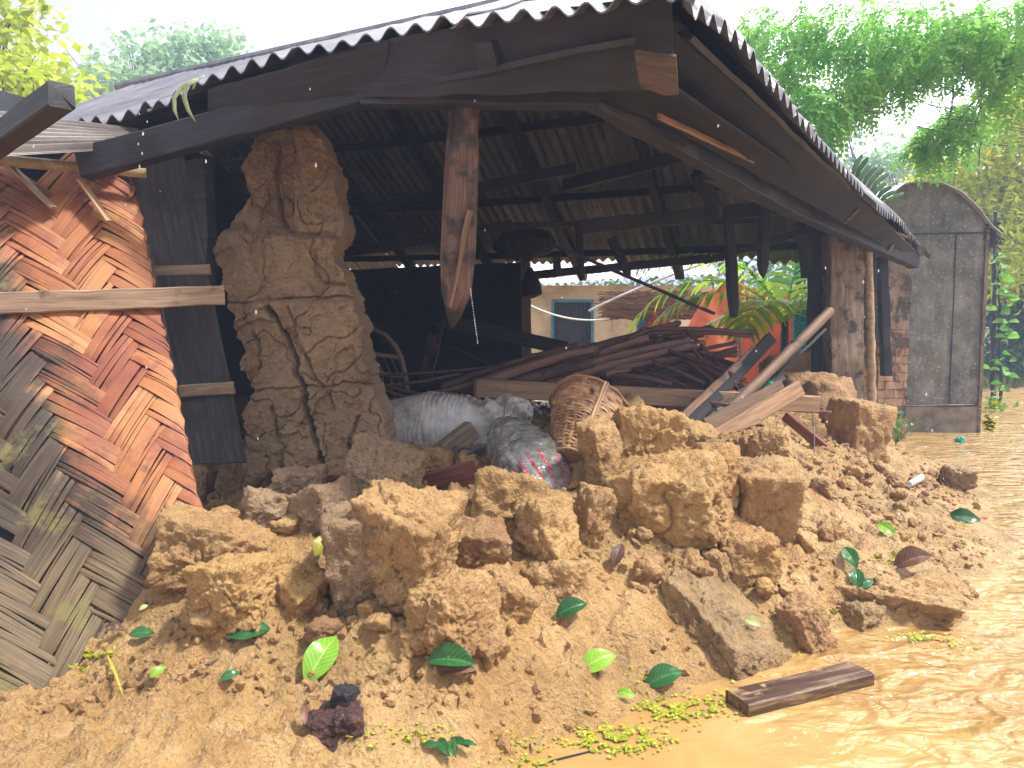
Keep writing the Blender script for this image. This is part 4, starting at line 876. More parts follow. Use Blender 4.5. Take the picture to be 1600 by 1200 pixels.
single('plastic_bag', 'shiny grey plastic bag with red stripes squeezed between the mud blocks', 'plastic bag', M_FILM,
       lambda mb: sack(mb, at(782, 660, 4.5), at(893, 815, 3.75), [(0, .03), (.06, .09), (.2, .16), (.45, .20), (.7, .155), (.9, .075), (1, .012)], .75, .006, 12, 14.0, .022), sharp=0)
# boards and sticks in the rubble
single('wood_offcut', 'short dark grey squared offcut leaning on the pleated white sack', 'wood offcut', W_GREY, lambda mb: plank(mb, at(672, 722, 4.35), at(738, 670, 4.45), .10, .11, noise=.003))
def redb(mb):
    pts = lerp(at(622, 772, 3.78), at(746, 742, 3.80), 12); sweep(mb, pts, rectprof(.05, .155, .01), [.5, .78, .92] + [1] * 9, noise=.005)
single('broken_board', 'short wet red brown board with a rounded end, lying on the rubble under the sacks', 'board', W_RED, redb)
single('slate_shard', 'flat black shard sticking out of the rubble with a pale red tip', 'shard', W_BLACK, lambda mb: plank(mb, at(545, 786, 3.95), at(640, 802, 3.85), .12, .02, noise=.004))
single('thin_cane', 'thin bent tan cane standing upright in front of the plastic bag', 'cane', W_BROWN, lambda mb: pole(mb, at(757, 762, 4.0), at(791, 600, 4.3), .007, .004, bow=(.03, 0, 0), noise=.006))
M_CANE = wood_mat('dark_cane', (.035, .018, .015), (.09, .05, .04), (.17, .10, .08), .1, .5, .4)
for (a, b_, r, lab) in [((575, 588, 5.6), (790, 570, 5.8), .012, 'longest straight dark cane lying level over the white sack'), ((575, 595, 5.4), (782, 640, 4.9), .011, 'upper of two long canes slanting down to the right over the white sack'), ((580, 602, 5.3), (778, 662, 4.8), .010, 'lower of two long canes slanting down to the right over the white sack'),
                     ((570, 606, 5.5), (720, 585, 5.6), .014, 'short rough cane bundle strand left above the white sack'), ((620, 615, 5.2), (598, 655, 5.1), .008, 'very short cane hanging beside the edge of the mud wall remnant')]:
    single('bamboo_cane', lab, 'cane', M_CANE, lambda mb: pole(mb, at(*a), at(*b_), r, r * .7, noise=.010, sag=.01))
# heap of dark bamboo and timber
M_POLE = wood_mat('old_bamboo', (.045, .018, .013), (.13, .06, .042), (.26, .14, .095), .2, .5, .3)
heap = [((620, 640, 5.6), (1060, 505, 7.2), .035), ((700, 620, 5.9), (1110, 512, 7.4), .035), ((745, 602, 5.6), (932, 543, 6.0), .045), ((760, 615, 5.8), (1010, 528, 6.4), .04), ((800, 600, 5.9), (1075, 532, 6.6), .045), ((850, 600, 6.0), (1098, 537, 6.6), .042),
        ((860, 598, 6.1), (1102, 555, 6.5), .04), ((780, 610, 5.7), (924, 566, 5.8), .05), ((880, 560, 6.6), (1150, 555, 7.1), .03), ((1000, 515, 6.8), (1180, 520, 7.0), .022), ((1010, 522, 6.7), (1176, 526, 6.9), .018), ((980, 530, 6.6), (1060, 505, 7.0), .02),
        ((1010, 540, 6.6), (1145, 585, 6.0), .02), ((1030, 545, 6.6), (1150, 600, 6.0), .02), ((1050, 550, 6.5), (1130, 610, 6.0), .018), ((1060, 545, 6.6), (1160, 575, 6.2), .02), ((940, 585, 6.2), (1050, 600, 6.0), .022), ((1040, 530, 6.9), (1145, 572, 6.4), .025),
        ((1000, 560, 6.4), (1100, 600, 6.1), .02), ((1075, 560, 6.5), (1140, 590, 6.3), .02), ((690, 605, 5.8), (900, 540, 6.3), .03), ((640, 625, 5.5), (880, 575, 5.9), .022), ((800, 592, 6.4), (960, 590, 6.3), .03), ((905, 592, 6.4), (1120, 598, 6.5), .03), ((985, 575, 6.3), (1090, 612, 5.9), .018), ((720, 612, 5.7), (860, 570, 5.9), .018)]
_hr = np.random.RandomState(77)
for k in range(30):
    x0 = _hr.uniform(760, 960); ln = _hr.uniform(110, 230); t0 = (x0 - 700) / 420; y0 = 612 - 60 * _hr.rand() * t0; y1 = y0 - ln * _hr.uniform(.12, .34); x1 = min(x0 + ln, 1150)
    top = np.interp(x1, [800, 1050, 1150], [568, 500, 535]); y1 = max(y1, top); heap.append(((x0, y0, 6.0 + _hr.rand() * .9), (x1, y1, 6.5 + _hr.rand() * .9), _hr.uniform(.016, .04)))
for k in range(14):
    x0 = _hr.uniform(1010, 1080); heap.append(((x0, _hr.uniform(515, 570), 6.7), (x0 + _hr.uniform(50, 100), _hr.uniform(580, 615), 6.1 + _hr.rand() * .4), _hr.uniform(.012, .026)))
for i, (a, b_, r) in enumerate(heap):
    thick = r >= .04
    single('bamboo_pole', 'thick cut bamboo pole with open end in the dark heap behind the pale beam' if thick else 'thin split pole lying in the dark heap behind the pale beam', 'pole', M_POLE,
           lambda mb: pole(mb, at(*a), at(*b_), r * 1.05, r * .9, noise=.008, sag=-.02, nodes=5 if r >= .03 else 0, endj=.01), 'heap of dark bamboo poles behind the pale beam')
# low mass of thatch under the poles
def thatch(mb, c, ext, n, L, w, seed, droop=.2):
    rs = np.random.RandomState(seed)
    for k in range(n):
        p = Vector(c) + Vector([rs.uniform(-e, e) for e in ext]); a = rs.uniform(-.7, .7); d = Vector((math.cos(a), math.sin(a) * .6, rs.uniform(-droop, droop))) * L * rs.uniform(.4, 1)
        pts = [p - d / 2, p + Vector((0, 0, rs.uniform(-.02, .03))), p + d / 2]; V = []
        for x in pts: V += [x + Vector((0, 0, w)), x - Vector((0, 0, w))]
        mb.add(np.array(V), gridF(2, 3), None, np.array([rs.rand(), 0, 0, 1]))
single('thatch_litter', 'dark tangled thatch straws under the heap of poles', 'thatch', M_POLE, lambda mb: thatch(mb, at(985, 590, 6.7), (.8, .35, .13), 1500, .4, .004, 4), kind='stuff')
# leaning poles and planks right of centre
lean = [('leaning_pole', 'longest round pole with a pale cut end, leaning up to the weathered post', W_BROWN, (1105, 675, 5.6), (1297, 486, 6.5), .045, 0, 'pole'),
        ('leaning_pole', 'thin rough branch leaning beneath the longest round pole', W_DARK, (1118, 672, 5.8), (1290, 515, 6.9), .016, 0, 'pole')]
W_LEAN = wood_mat('wet_brown_pole', (.07, .036, .022), (.15, .082, .047), (.25, .15, .09), .15, .5)
lean[0] = lean[0][:2] + (W_LEAN,) + lean[0][3:]
for nm, lab, mt, a, b_, r, k, ct in lean: single(nm, lab, ct, mt, lambda mb: pole(mb, at(*a), at(*b_), r * .9, r, noise=.006, k=12))
single('wet_plank', 'black wet plank edge leaning steeply left of the longest round pole', 'plank', W_BLACK, lambda mb: plank(mb, at(1070, 668, 5.5), at(1205, 528, 6.6), .05, .10, noise=.004, roll=.5))
single('wet_plank', 'brown plank lying along the underside of the black wet plank', 'plank', W_BROWN, lambda mb: plank(mb, at(1062, 655, 5.45), at(1180, 545, 6.4), .03, .06, noise=.004, roll=.5))
single('wet_plank', 'ragged dark plank between the black wet plank and the longest round pole', 'plank', W_DARK, lambda mb: plank(mb, at(1090, 672, 5.55), at(1248, 545, 6.6), .04, .07, noise=.012, roll=.6, endj=.05))
W_CUT = wood_mat('cut_brown_wood', (.12, .06, .03), (.22, .12, .06), (.33, .19, .10), 0, .55, 1)
for a, b_, w, h_, lab in [((1102, 668, 5.35), (1222, 606, 5.75), .05, .13, 'upper of three cut brown planks lying in a fan on the rubble'), ((1108, 690, 5.2), (1250, 606, 5.75), .05, .12, 'longest of three cut brown planks lying in a fan on the rubble'), ((1104, 686, 5.1), (1184, 655, 5.3), .045, .07, 'short front one of three cut brown planks lying in a fan'),
                        ((1090, 668, 5.2), (1104, 680, 5.15), .06, .06, 'stubby wood block wedged under the fan of brown planks')]:
    single('cut_plank', lab, 'plank', W_CUT, lambda mb: plank(mb, at(*a), at(*b_), w, h_, noise=.003, roll=.35))
single('wet_plank', 'short dark plank stump leaning just above the fan of brown planks', 'plank', W_DARK, lambda mb: plank(mb, at(1128, 655, 5.7), at(1222, 588, 6.3), .04, .08, noise=.006, roll=.5))
single('thin_batten', 'thin dark batten lying across the lower ends of the leaning poles', 'batten', W_BROWN, lambda mb: plank(mb, at(1040, 618, 5.9), at(1180, 640, 5.6), .02, .03, noise=.006))
single('red_board', 'dark red board sloping down behind the square upright mud block', 'board', W_RED, lambda mb: plank(mb, at(1228, 650, 6.6), at(1306, 716, 6.2), .05, .09, noise=.005))
single('thin_batten', 'thin red brown batten lying level right of the fan of planks', 'batten', W_RED, lambda mb: plank(mb, at(1218, 639, 6.1), at(1298, 645, 6.3), .04, .03))
M_WIRE = simple_mat('grey_wire', (.1, .1, .1), (.2, .2, .2), 20, .4, 0)
single('wire', 'thin grey wire hanging down from the red brown batten', 'wire', M_WIRE, lambda mb: pole(mb, at(1270, 641, 6.0), at(1275, 738, 5.8), .005, .005, noise=.01, k=5))
M_GREENP = simple_mat('green_plastic', (.01, .22, .12), (.03, .42, .24), 30, .35, .5, .01)
def rag(mb, c, s, seed, flat=.5): V, F = clod_verts((s, s, s * flat), seed, sub=5, planes=8); V = V * (1 + .35 * fbm(V / s, 3, 3, ridged=True, off=seed))[:, None]; mb.add(V + np.array(c), F)
single('plastic_scrap', 'crumpled bright green plastic scrap behind the fan of brown planks', 'plastic scrap', M_GREENP, lambda mb: rag(mb, at(1192, 606, 6.1), .17, 31), sharp=0)
M_TURQ = simple_mat('turquoise_plastic', (.02, .30, .26), (.06, .5, .42), 30, .35, .2)
single('plastic_scrap', 'small turquoise plastic scrap floating near the grey shed', 'plastic scrap', M_TURQ, lambda mb: rag(mb, atz(1500, 688, .02), .10, 33, .8), sharp=0)
M_REDP = simple_mat('red_petal', (.5, .03, .04), (.7, .08, .08), 30, .5, 0)
single('red_petal', 'tiny red petal floating at the far right bank', 'petal', M_REDP, lambda mb: rag(mb, atz(1539, 809, .01), .03, 35, .3), sharp=0)
M_CUP = simple_mat('dirty_white_plastic', (.42, .36, .32), (.62, .58, .55), 14, .4, .2)
single('plastic_cup', 'small dirty white plastic cup lying on the mud near the water', 'cup', M_CUP, lambda mb: sweep(mb, [ghit(1420, 764) + Vector((0, 0, .035)), ghit(1440, 754) + Vector((.01, .02, .04))], circprof(.032, 16), [.75, 1.0]))
# rattan arch
def cradle():
    root = thing('rattan_rack', tuple(at(600, 600, 6.2)), 'dim rattan rack with an arched frame and slats, behind the mud wall remnant', 'rattan rack')
    M = wood_mat('old_rattan', (.10, .055, .035), (.20, .12, .08), (.30, .19, .12), .1, .5, .3); Yr = 6.2
    arc = [(565, 512), (585, 514), (603, 524), (618, 542), (628, 562), (633, 585), (637, 612)]
    mb = MB(); sweep(mb, [at(x, y, Yr) for x, y in arc], circprof(.022, 8), noise=.004); mb.build('arched_frame', M, root)
    for a, b_ in [((560, 550), (630, 560)), ((560, 578), (634, 590))]: mb = MB(); pole(mb, at(*a, Yr + .02), at(*b_, Yr + .02), .02); mb.build('cross_rail', M, root)
    for k in range(6): mb = MB(); pole(mb, at(562 + k * 12, 552 + k * 1.5, Yr + .05), at(575 + k * 12, 580 + k * 1.5, Yr + .05), .007, k=5); mb.build('slat', M, root)
    for k in range(5): mb = MB(); pole(mb, at(572 + k * 13, 580 + k, Yr + .05), at(573 + k * 13, 612, Yr + .05), .010, k=5); mb.build('slat', M, root)
cradle()
single('water_stained_panel', 'dim brown panel leaning deep inside the dark room', 'panel', M_POLE, lambda mb: plank(mb, at(664, 600, 8.5), at(684, 505, 8.9), .16, .03))
single('dark_pole', 'dim slanting pole deep inside the dark room', 'pole', W_DARK, lambda mb: plank(mb, at(700, 545, 7.6), at(800, 590, 7.0), .06, .08))
single('hanging_bundle', 'black rounded bundle hanging from the beam by the inner post', 'bundle', W_BLACK, lambda mb: sack(mb, at(828, 418, 9.2), at(832, 466, 9.2), [(0, .03), (.3, .12), (.6, .17), (.9, .17), (1, .02)], .7, .004, 8, 3.3, .01, nu=40, nv=30), sharp=0)
single('clutter_cloth', 'black lumpy bundle under the roof left of the inner post', 'bundle', W_BLACK, lambda mb: sack(mb, at(770, 385, 8.7), at(868, 378, 8.7), [(0, .03), (.2, .2), (.6, .22), (.9, .15), (1, .02)], .8, .01, 8, 6.3, .02, nu=60, nv=50), sharp=0)
single('bamboo_stick', 'long thin dark stick hanging slantwise in front of the palm', 'stick', W_DARK, lambda mb: plank(mb, at(830, 368, 6.9), at(1116, 490, 6.6), .022, .03, noise=.006))
single('floating_plank', 'short thick dark wet plank floating in the muddy water in the foreground', 'plank', None, lambda mb: plank(mb, atz(1146, 1104, .022), atz(1358, 1046, .022), .135, .055, noise=.003, up=Vector((0, 0, 1)), endj=.004)) if False else None
W_WETP = wood_mat('wet_floating_wood', (.035, .016, .012), (.085, .045, .03), (.32, .22, .13), 0, .3, .7, .4, moss=(.36, .25, .13), mossn=.56)
single('floating_plank', 'short thick dark wet plank floating in the muddy water in the foreground', 'plank', W_WETP, lambda mb: plank(mb, atz(1152, 1100, .022), atz(1346, 1052, .022), .125, .055, noise=.003, endj=.004))
# brick pier, shed
m, nt, b, o = newmat('old_brick'); q = NB(nt); g = nt.nodes.new('ShaderNodeNewGeometry').outputs['Position']; mp = nt.nodes.new('ShaderNodeMapping'); mp.inputs['Rotation'].default_value = (R(90), 0, 0); q.L(g, mp.inputs['Vector'])
br = nt.nodes.new('ShaderNodeTexBrick'); q.L(mp.outputs[0], br.inputs['Vector']); br.inputs['Scale'].default_value = 1.0; br.inputs['Brick Width'].default_value = .24; br.inputs['Row Height'].default_value = .11; br.inputs['Mortar Size'].default_value = .008; br.inputs['Mortar Smooth'].default_value = .3
br.inputs['Color1'].default_value = (.42, .22, .13, 1); br.inputs['Color2'].default_value = (.30, .15, .09, 1); br.inputs['Mortar'].default_value = (.10, .07, .05, 1)
c = q.mix(q.ramp(q.noise(g, 14, 5), [(.45, 0.0), (.6, .6)]), br.outputs['Color'], (.42, .32, .22))
sz = nt.nodes.new('ShaderNodeSeparateXYZ'); q.L(g, sz.inputs[0])
pl = q.math('ADD', q.math('MULTIPLY', sz.outputs[2], .33), q.math('MULTIPLY', q.noise(g, 3.3, 5, .6), .55))
c = q.mix(q.ramp(pl, [(.72, 0.0), (.75, 1.0)]), c, q.ramp(q.noise(g, 5, 5), [(.4, (.06, .05, .045)), (.5, (.25, .18, .13)), (.7, (.36, .27, .2))]))
c = q.mix(q.ramp(q.noise(g, 2.5, 4), [(.52, 0.0), (.58, .85)]), c, (.035, .03, .028))
q.L(c, b.inputs['Base Color']); b.inputs['Roughness'].default_value = .8; q.L(q.bump(q.math('ADD', q.math('MULTIPLY', br.outputs['Fac'], -1.0), q.math('MULTIPLY', q.noise(g, 40, 4), .5)), 1.0, .012), b.inputs['Normal']); M_BRICK = m
def boxmb(mb, lo, hi, nz_=.0, n=(12, 4, 30)):
    lo, hi = np.array(lo), np.array(hi)
    for ax in range(3):
        for sgn in (0, 1):
            a1, a2 = [(1, 2), (2, 0), (0, 1)][ax]; U, V = np.meshgrid(np.linspace(0, 1, n[a1]), np.linspace(0, 1, n[a2])); P = np.zeros((U.size, 3)); P[:, ax] = hi[ax] if sgn else lo[ax]
            P[:, a1] = lo[a1] + U.ravel() * (hi - lo)[a1]; P[:, a2] = lo[a2] + V.ravel() * (hi - lo)[a2]
            if nz_: P = P + nz_ * np.stack([fbm(P, 7, 3), fbm(P, 7, 3, off=30), fbm(P, 7, 3, off=60)], 1)
            F = gridF(n[a1], n[a2]); mb.add(P, F if sgn else F[:, ::-1], P[:, [0, 2]] if ax != 0 else P[:, [1, 2]])
bx = lambda px, Y_: (px - 800) / FPX * Y_ / math.cos(PITCH)
single('brick_pier', 'crumbling brick pier with blackened plaster, left against the grey shed', 'brick pier', M_BRICK, lambda mb: boxmb(mb, (bx(1372, 9.5), 9.5, -.2), (bx(1418, 9.5), 9.9, at(1395, 402, 9.5).z), .018))
single('brick_stub', 'low sooty brick stub in the gap between weathered post and thin ringed post', 'brick stub', M_BRICK, lambda mb: boxmb(mb, (bx(1330, 8.7), 8.7, -.2), (bx(1362, 8.7), 9.0, at(1345, 510, 8.7).z), .02))
def stub(mb):
    V, F = clod_verts((.85, .45, 1.25), 71, sub=6, planes=14, block=.6); mb.add(V + np.array((bx(1262, 8.2), 8.5, .55)), F)
single('mud_wall_stub', 'low broken end of mud wall beneath the teal gate, behind the leaning pole', 'mud wall', M_CLODR, stub, sharp=0)
def shed():
    Yf = 10.3; x0, x1 = bx(1376, Yf), bx(1530, Yf); root = thing('grey_shed', ((x0 + x1) / 2, Yf, 0), 'narrow weathered grey sheet shed with an arched top standing in the flood', 'shed')
    m, nt, b, o = newmat('weathered_grey_sheet'); q = NB(nt); g = nt.nodes.new('ShaderNodeNewGeometry').outputs['Position']; sz = nt.nodes.new('ShaderNodeSeparateXYZ'); q.L(g, sz.inputs[0])
    c = q.ramp(q.noise(g, 3.0, 8, .7), [(.34, (.055, .058, .055)), (.5, (.125, .125, .115)), (.66, (.22, .21, .19))])
    mpz = nt.nodes.new('ShaderNodeMapping'); mpz.inputs['Scale'].default_value = (9, 9, .7); q.L(g, mpz.inputs['Vector'])
    c = q.mix(q.ramp(q.noise(mpz.outputs[0], 1.0, 5), [(.5, 0.0), (.7, .45)]), c, (.26, .25, .21))
    c = q.mix(q.ramp(q.noise(g, 26, 6, .7), [(.57, 0.0), (.64, .6)]), c, (.42, .42, .40))
    c = q.mix(q.ramp(q.noise(g, 2.1, 5), [(.60, 0.0), (.70, .45)]), c, (.13, .12, .05))
    q.L(c, b.inputs['Base Color']); b.inputs['Roughness'].default_value = .7; q.L(q.bump(q.noise(g, 12, 6), .5, .01), b.inputs['Normal']); MG = m
    W2 = x1 - x0; cols = 40; zt = lambda t: float(np.interp(t, [0, .05, .13, .28, .5, .68, .82, .92, 1.0], [at(1384, 314, Yf).z, at(1384, 300, Yf).z, at(1384, 290, Yf).z, at(1384, 286, Yf).z, at(1384, 288, Yf).z, at(1384, 300, Yf).z, at(1384, 318, Yf).z, at(1384, 335, Yf).z, at(1384, 352, Yf).z]))
    rows = 60; T, Zg = np.meshgrid(np.linspace(0, 1, cols), np.linspace(0, 1, rows)); zb = at(1384, 634, Yf).z
    zz = zb + (np.array([zt(t) for t in T.ravel()]) - zb) * Zg.ravel(); xx = x0 + T.ravel() * W2; yy = Yf + .02 * fbm(np.stack([xx, zz, xx * 0], 1), 1.5, 3)
    # sheet seams as shallow grooves
    seamx = x0 + W2 * .70; seamz = at(1384, 366, Yf).z; yy = yy + .018 * np.exp(-((xx - seamx) / .012) ** 2) * (zz < seamz) ; P = np.stack([xx, yy, zz], 1)
    mb = MB(); mb.add(P, gridF(cols, rows)); Q = P + np.array([0, .03, 0]); mb.add(Q, gridF(cols, rows)[:, ::-1]); mb.build('front_sheet', MG, root, sharp=0)
    mb = MB(); plank(mb, (seamx, Yf - .012, zb), (seamx, Yf - .012, seamz), .012, .012, noise=.003, up=Vector((0, 1, 0))); plank(mb, (x0, Yf - .015, seamz), (x1, Yf - .015, seamz + .02), .02, .02, noise=.004); mb.build('seam_strip', W_BLACK, root)
    mb = MB(); boxmb(mb, (x0, Yf - .03, -.3), (x1 - .02, Yf + .1, zb - .015), .008); mb.build('plinth', simple_mat('damp_concrete', (.07, .06, .045), (.17, .14, .10), 5, .6, .5, .01, c3=(.22, .17, .12)), root)
    mb = MB(); plank(mb, (x0, Yf - .02, zb - .01), (x1, Yf - .02, zb + .015), .02, .02, noise=.01); mb.build('rusty_edge', W_RED, root)
    for dx, w in ((0, .045), (-.0, 0)): 
        if w: mb = MB(); plank(mb, (x1 + .0, Yf - .01, -.2), (x1 + .01, Yf - .01, zt(1) - .05), .05, .06, up=Vector((0, 1, 0))); mb.build('corner_post', W_GREY, root)
    mb = MB(); boxmb(mb, (x1 + .01, Yf + .05, -.3), (x1 + .05, Yf + 2.4, zt(1) - .06)); mb.build('side_sheet', MG, root)
    mb = MB(); boxmb(mb, (x0, Yf + .05, -.3), (x0 + .03, Yf + 2.4, zt(0) - .03)); mb.build('side_sheet', MG, root)
    # curved roof sheet
    ts = np.linspace(-.04, 1.12, 40); ys = np.linspace(Yf - .10, Yf + 2.5, 12); T, Yg = np.meshgrid(ts, ys); zz = np.array([zt(min(1, max(0, t))) for t in T.ravel()]) + .02 - np.maximum(T.ravel() - 1, 0) * W2 * .85 + .03 * (Yg.ravel() - Yf)
    P = np.stack([x0 + T.ravel() * W2, Yg.ravel(), zz + .008 * fbm(np.stack([T.ravel() * 2, Yg.ravel(), T.ravel()], 1), 4, 2)], 1); mb = MB(); mb.add(np.vstack([P, P - [0, 0, .014]]), [gridF(40, 12), gridF(40, 12)[:, ::-1] + len(P)]); 
    i = np.arange(39); mb.F.append(np.stack([i + 1, i, i + len(P), i + 1 + len(P)], 1)); mb.build('arched_roof_sheet', simple_mat('galvanised_sheet', (.35, .35, .37), (.6, .6, .62), 5, .35, .2, metal=.3), root, sharp=60)
    mb = MB(); thatch(mb, (x1 + .10, Yf + .2, zt(1) - .14), (.07, .25, .16), 160, .22, .012, 9, 1.2); mb.build('ragged_eave', W_BLACK, root, sharp=0)
shed()
# ================================================================ neighbours' yard seen through the gap
def neighbour():
    Yn = 16.0; root = thing('neighbour_house', (2, Yn, 0), 'pale plastered house with blue framed window and white corrugated roof, seen through the gap', 'house')
    MP = simple_mat('stained_cream_plaster', (.40, .32, .2), (.66, .55, .38), 1.6, .8, .3, .01, c3=(.74, .62, .42))
    xa, xb = bx(700, Yn), bx(1110, Yn); zt = at(900, 446, Yn).z
    wx0, wx1, wz0, wz1 = bx(861, Yn), bx(927, Yn), at(860, 560, Yn).z, at(860, 468, Yn).z
    for lo, hi in [((xa, Yn, -.2), (wx0, Yn + .2, zt)), ((wx1, Yn, -.2), (xb, Yn + .2, zt)), ((wx0, Yn, wz1), (wx1, Yn + .2, zt)), ((wx0, Yn, -.2), (wx1, Yn + .2, wz0))]:
        mb = MB(); boxmb(mb, lo, hi); mb.build('wall', MP, root)
    MB_ = simple_mat('blue_paint', (.03, .16, .24), (.06, .28, .38), 9, .5, .2)
    fr = MB(); t = .06
    for lo, hi in [((wx0, Yn - .03, wz0), (wx0 + t, Yn + .05, wz1)), ((wx1 - t, Yn - .03, wz0), (wx1, Yn + .05, wz1)), ((wx0 + t, Yn - .03, wz1 - t), (wx1 - t, Yn + .05, wz1))]: boxmb(fr, lo, hi)
    w = fr.build('window', MB_, root); mb = MB()
    nb = 9
    for k in range(nb): x = wx0 + t + (wx1 - wx0 - 2 * t) * (k + .5) / nb; boxmb(mb, (x - .008, Yn + .06, wz0), (x + .008, Yn + .075, wz1 - t), 0, (2, 2, 2))
    mb.build('bars', simple_mat('dark_steel', (.03, .04, .05), (.06, .07, .09), 9, .5, 0), w)
    mb = MB(); boxmb(mb, (wx0 + .01, Yn + .16, wz0), (wx1 - .01, Yn + .19, wz1 - .01)); mb.build('shutter', simple_mat('dark_shutter', (.012, .018, .028), (.03, .038, .05), 5, .5, .2), w)
    mb = MB(); boxmb(mb, (bx(957, Yn), Yn - .06, -.2), (bx(961, Yn), Yn - .01, at(960, 500, Yn).z)); mb.build('pipe', MP, root)
    # sloping corrugated roof
    mb = MB(); za = at(900, 452, Yn - .5); O = Vector((bx(1120, Yn - .5), Yn - .5, 0)); corrugated(mb, O, Vector((-1, 0, 0)), 0, 7.5, lambda s: za.z + .30 - .052 * s, Vector((0, 1, 0)), lambda s: 4.0 + 0 * s, (za.z + 1.7, 4.0), period=.16, amp=.03, seed=9); mb.build('roof_sheet', M_ROOFL, root, sharp=60)
neighbour()
M_TARP = simple_mat('orange_tarp', (.72, .22, .11), (.90, .36, .20), 2.2, .5, .3, .02, trans=.4)
def tarp(mb):
    Yt = 12.5; nu, nv = 60, 40; u, v = np.meshgrid(np.linspace(0, 1, nu), np.linspace(0, 1, nv)); X_ = bx(1068, Yt) + (bx(1262, Yt) - bx(1068, Yt)) * u; zt = at(1100, 566, Yt).z + (np.interp(u, [0, .18, .35, .6, .8, 1], [at(0, 520, Yt).z, at(0, 455, Yt).z, at(0, 438, Yt).z, at(0, 452, Yt).z, at(0, 462, Yt).z, at(0, 470, Yt).z]) - at(1100, 566, Yt).z) * 1
    z0 = .2; Z = z0 + (zt - z0) * v; P = np.stack([X_.ravel(), np.full(X_.size, Yt), Z.ravel()], 1); P[:, 1] += .10 * fbm(P * [1, 1, .4], 1.6, 3) + .03 * np.sin(P[:, 0] * 9 + P[:, 2] * 4); mb.add(np.vstack([P, P + [0, .01, 0]]), [gridF(nu, nv), gridF(nu, nv)[:, ::-1] + len(P)])
single('orange_tarp', 'faded orange tarpaulin hung up as a screen behind the palm', 'tarpaulin', M_TARP, tarp, sharp=0)
single('tarp_pole', 'thin rough pole standing in front of the orange tarpaulin', 'pole', W_GREY, lambda mb: pole(mb, (bx(1158, 12.2), 12.2, 0), at(1156, 468, 12.2), .03, .025))
def gate():
    Yg = 11.6; x0, x1 = bx(1238, Yg), bx(1292, Yg); z1 = at(0, 395, Yg).z; root = thing('teal_gate', ((x0 + x1) / 2, Yg, 0), 'teal openwork metal gate with ring pattern, behind the weathered post', 'gate')
    MT = simple_mat('teal_paint', (.0, .22, .27), (.01, .36, .42), 6, .4, .2); MTd = simple_mat('dark_teal_sheet', (.0, .13, .17), (.0, .2, .25), 6, .4, .2)
    mb = MB(); boxmb(mb, (x0, Yg + .04, .05), (x1, Yg + .055, z1)); mb.build('back_sheet', MTd, root)
    mb = MB()
    for x in (x0, x1, (x0 + x1) / 2): pole(mb, (x, Yg, 0), (x, Yg, z1), .016, k=6, noise=0)
    for k in range(8): pole(mb, (x0, Yg, .1 + k * (z1 - .1) / 7), (x1, Yg, .1 + k * (z1 - .1) / 7), .012, k=6, noise=0)
    mb.build('frame', MT, root); mb = MB(); h_ = (x1 - x0) / 4
    for k in range(int(z1 / (h_ * 2))):
        for cx in (x0 + h_, x1 - h_):
            for rr in (h_ * .9, h_ * .5): sweep(mb, [Vector((cx + rr * math.cos(a), Yg, .1 + h_ + k * h_ * 2 + rr * math.sin(a))) for a in np.linspace(0, 2 * math.pi, 21)], circprof(.010, 5), up=Vector((0, 1, 0)))
    mb.build('ring_ornament', MT, root)
gate()
single('thatch_roof_edge', 'sagging reddish brown thatch roof edge in the neighbours yard', 'thatch', W_BROWN, lambda mb: thatch(mb, at(1035, 478, 13.8), (.95, .5, .22), 1500, .7, .009, 14, .25), kind='stuff')
M_SILV = simple_mat('silver_edge', (.4, .42, .45), (.7, .72, .75), 10, .3, 0)
single('roof_pole', 'pale grey pole edging the sagging thatch in the neighbours yard', 'pole', M_SILV, lambda mb: pole(mb, at(920, 486, 13.4), at(1120, 405, 13.0), .022, sag=-.05))
M_WHITE = simple_mat('white_cable', (.65, .65, .65), (.8, .8, .8), 5, .4, 0)
single('white_cable', 'white cable sagging across the blue framed window', 'cable', M_WHITE, lambda mb: pole(mb, at(815, 470, 13.5), at(952, 498, 13.5), .018, sag=.14, k=6, noise=0))
M_REDC = simple_mat('red_cloth', (.3, .01, .02), (.5, .03, .04), 9, .8, .3)
single('red_cloth', 'small red cloth hanging beneath the thatch edge', 'cloth', M_REDC, lambda mb: rag(mb, at(1030, 508, 13.6), .35, 41, .9), sharp=0)
M_BLUEC = simple_mat('blue_drum', (.03, .12, .2), (.06, .2, .3), 9, .5, .1)
single('blue_drum', 'blue drum standing left of the red cloth', 'drum', M_BLUEC, lambda mb: sweep(mb, [Vector((at(1014, 520, 14).x, 14, z)) for z in (.3, .35, .7, .75, 1.2, 1.25, at(0, 490, 14).z)], circprof(.24, 20), [.95, 1, 1, 1.04, 1, 1, .96]))
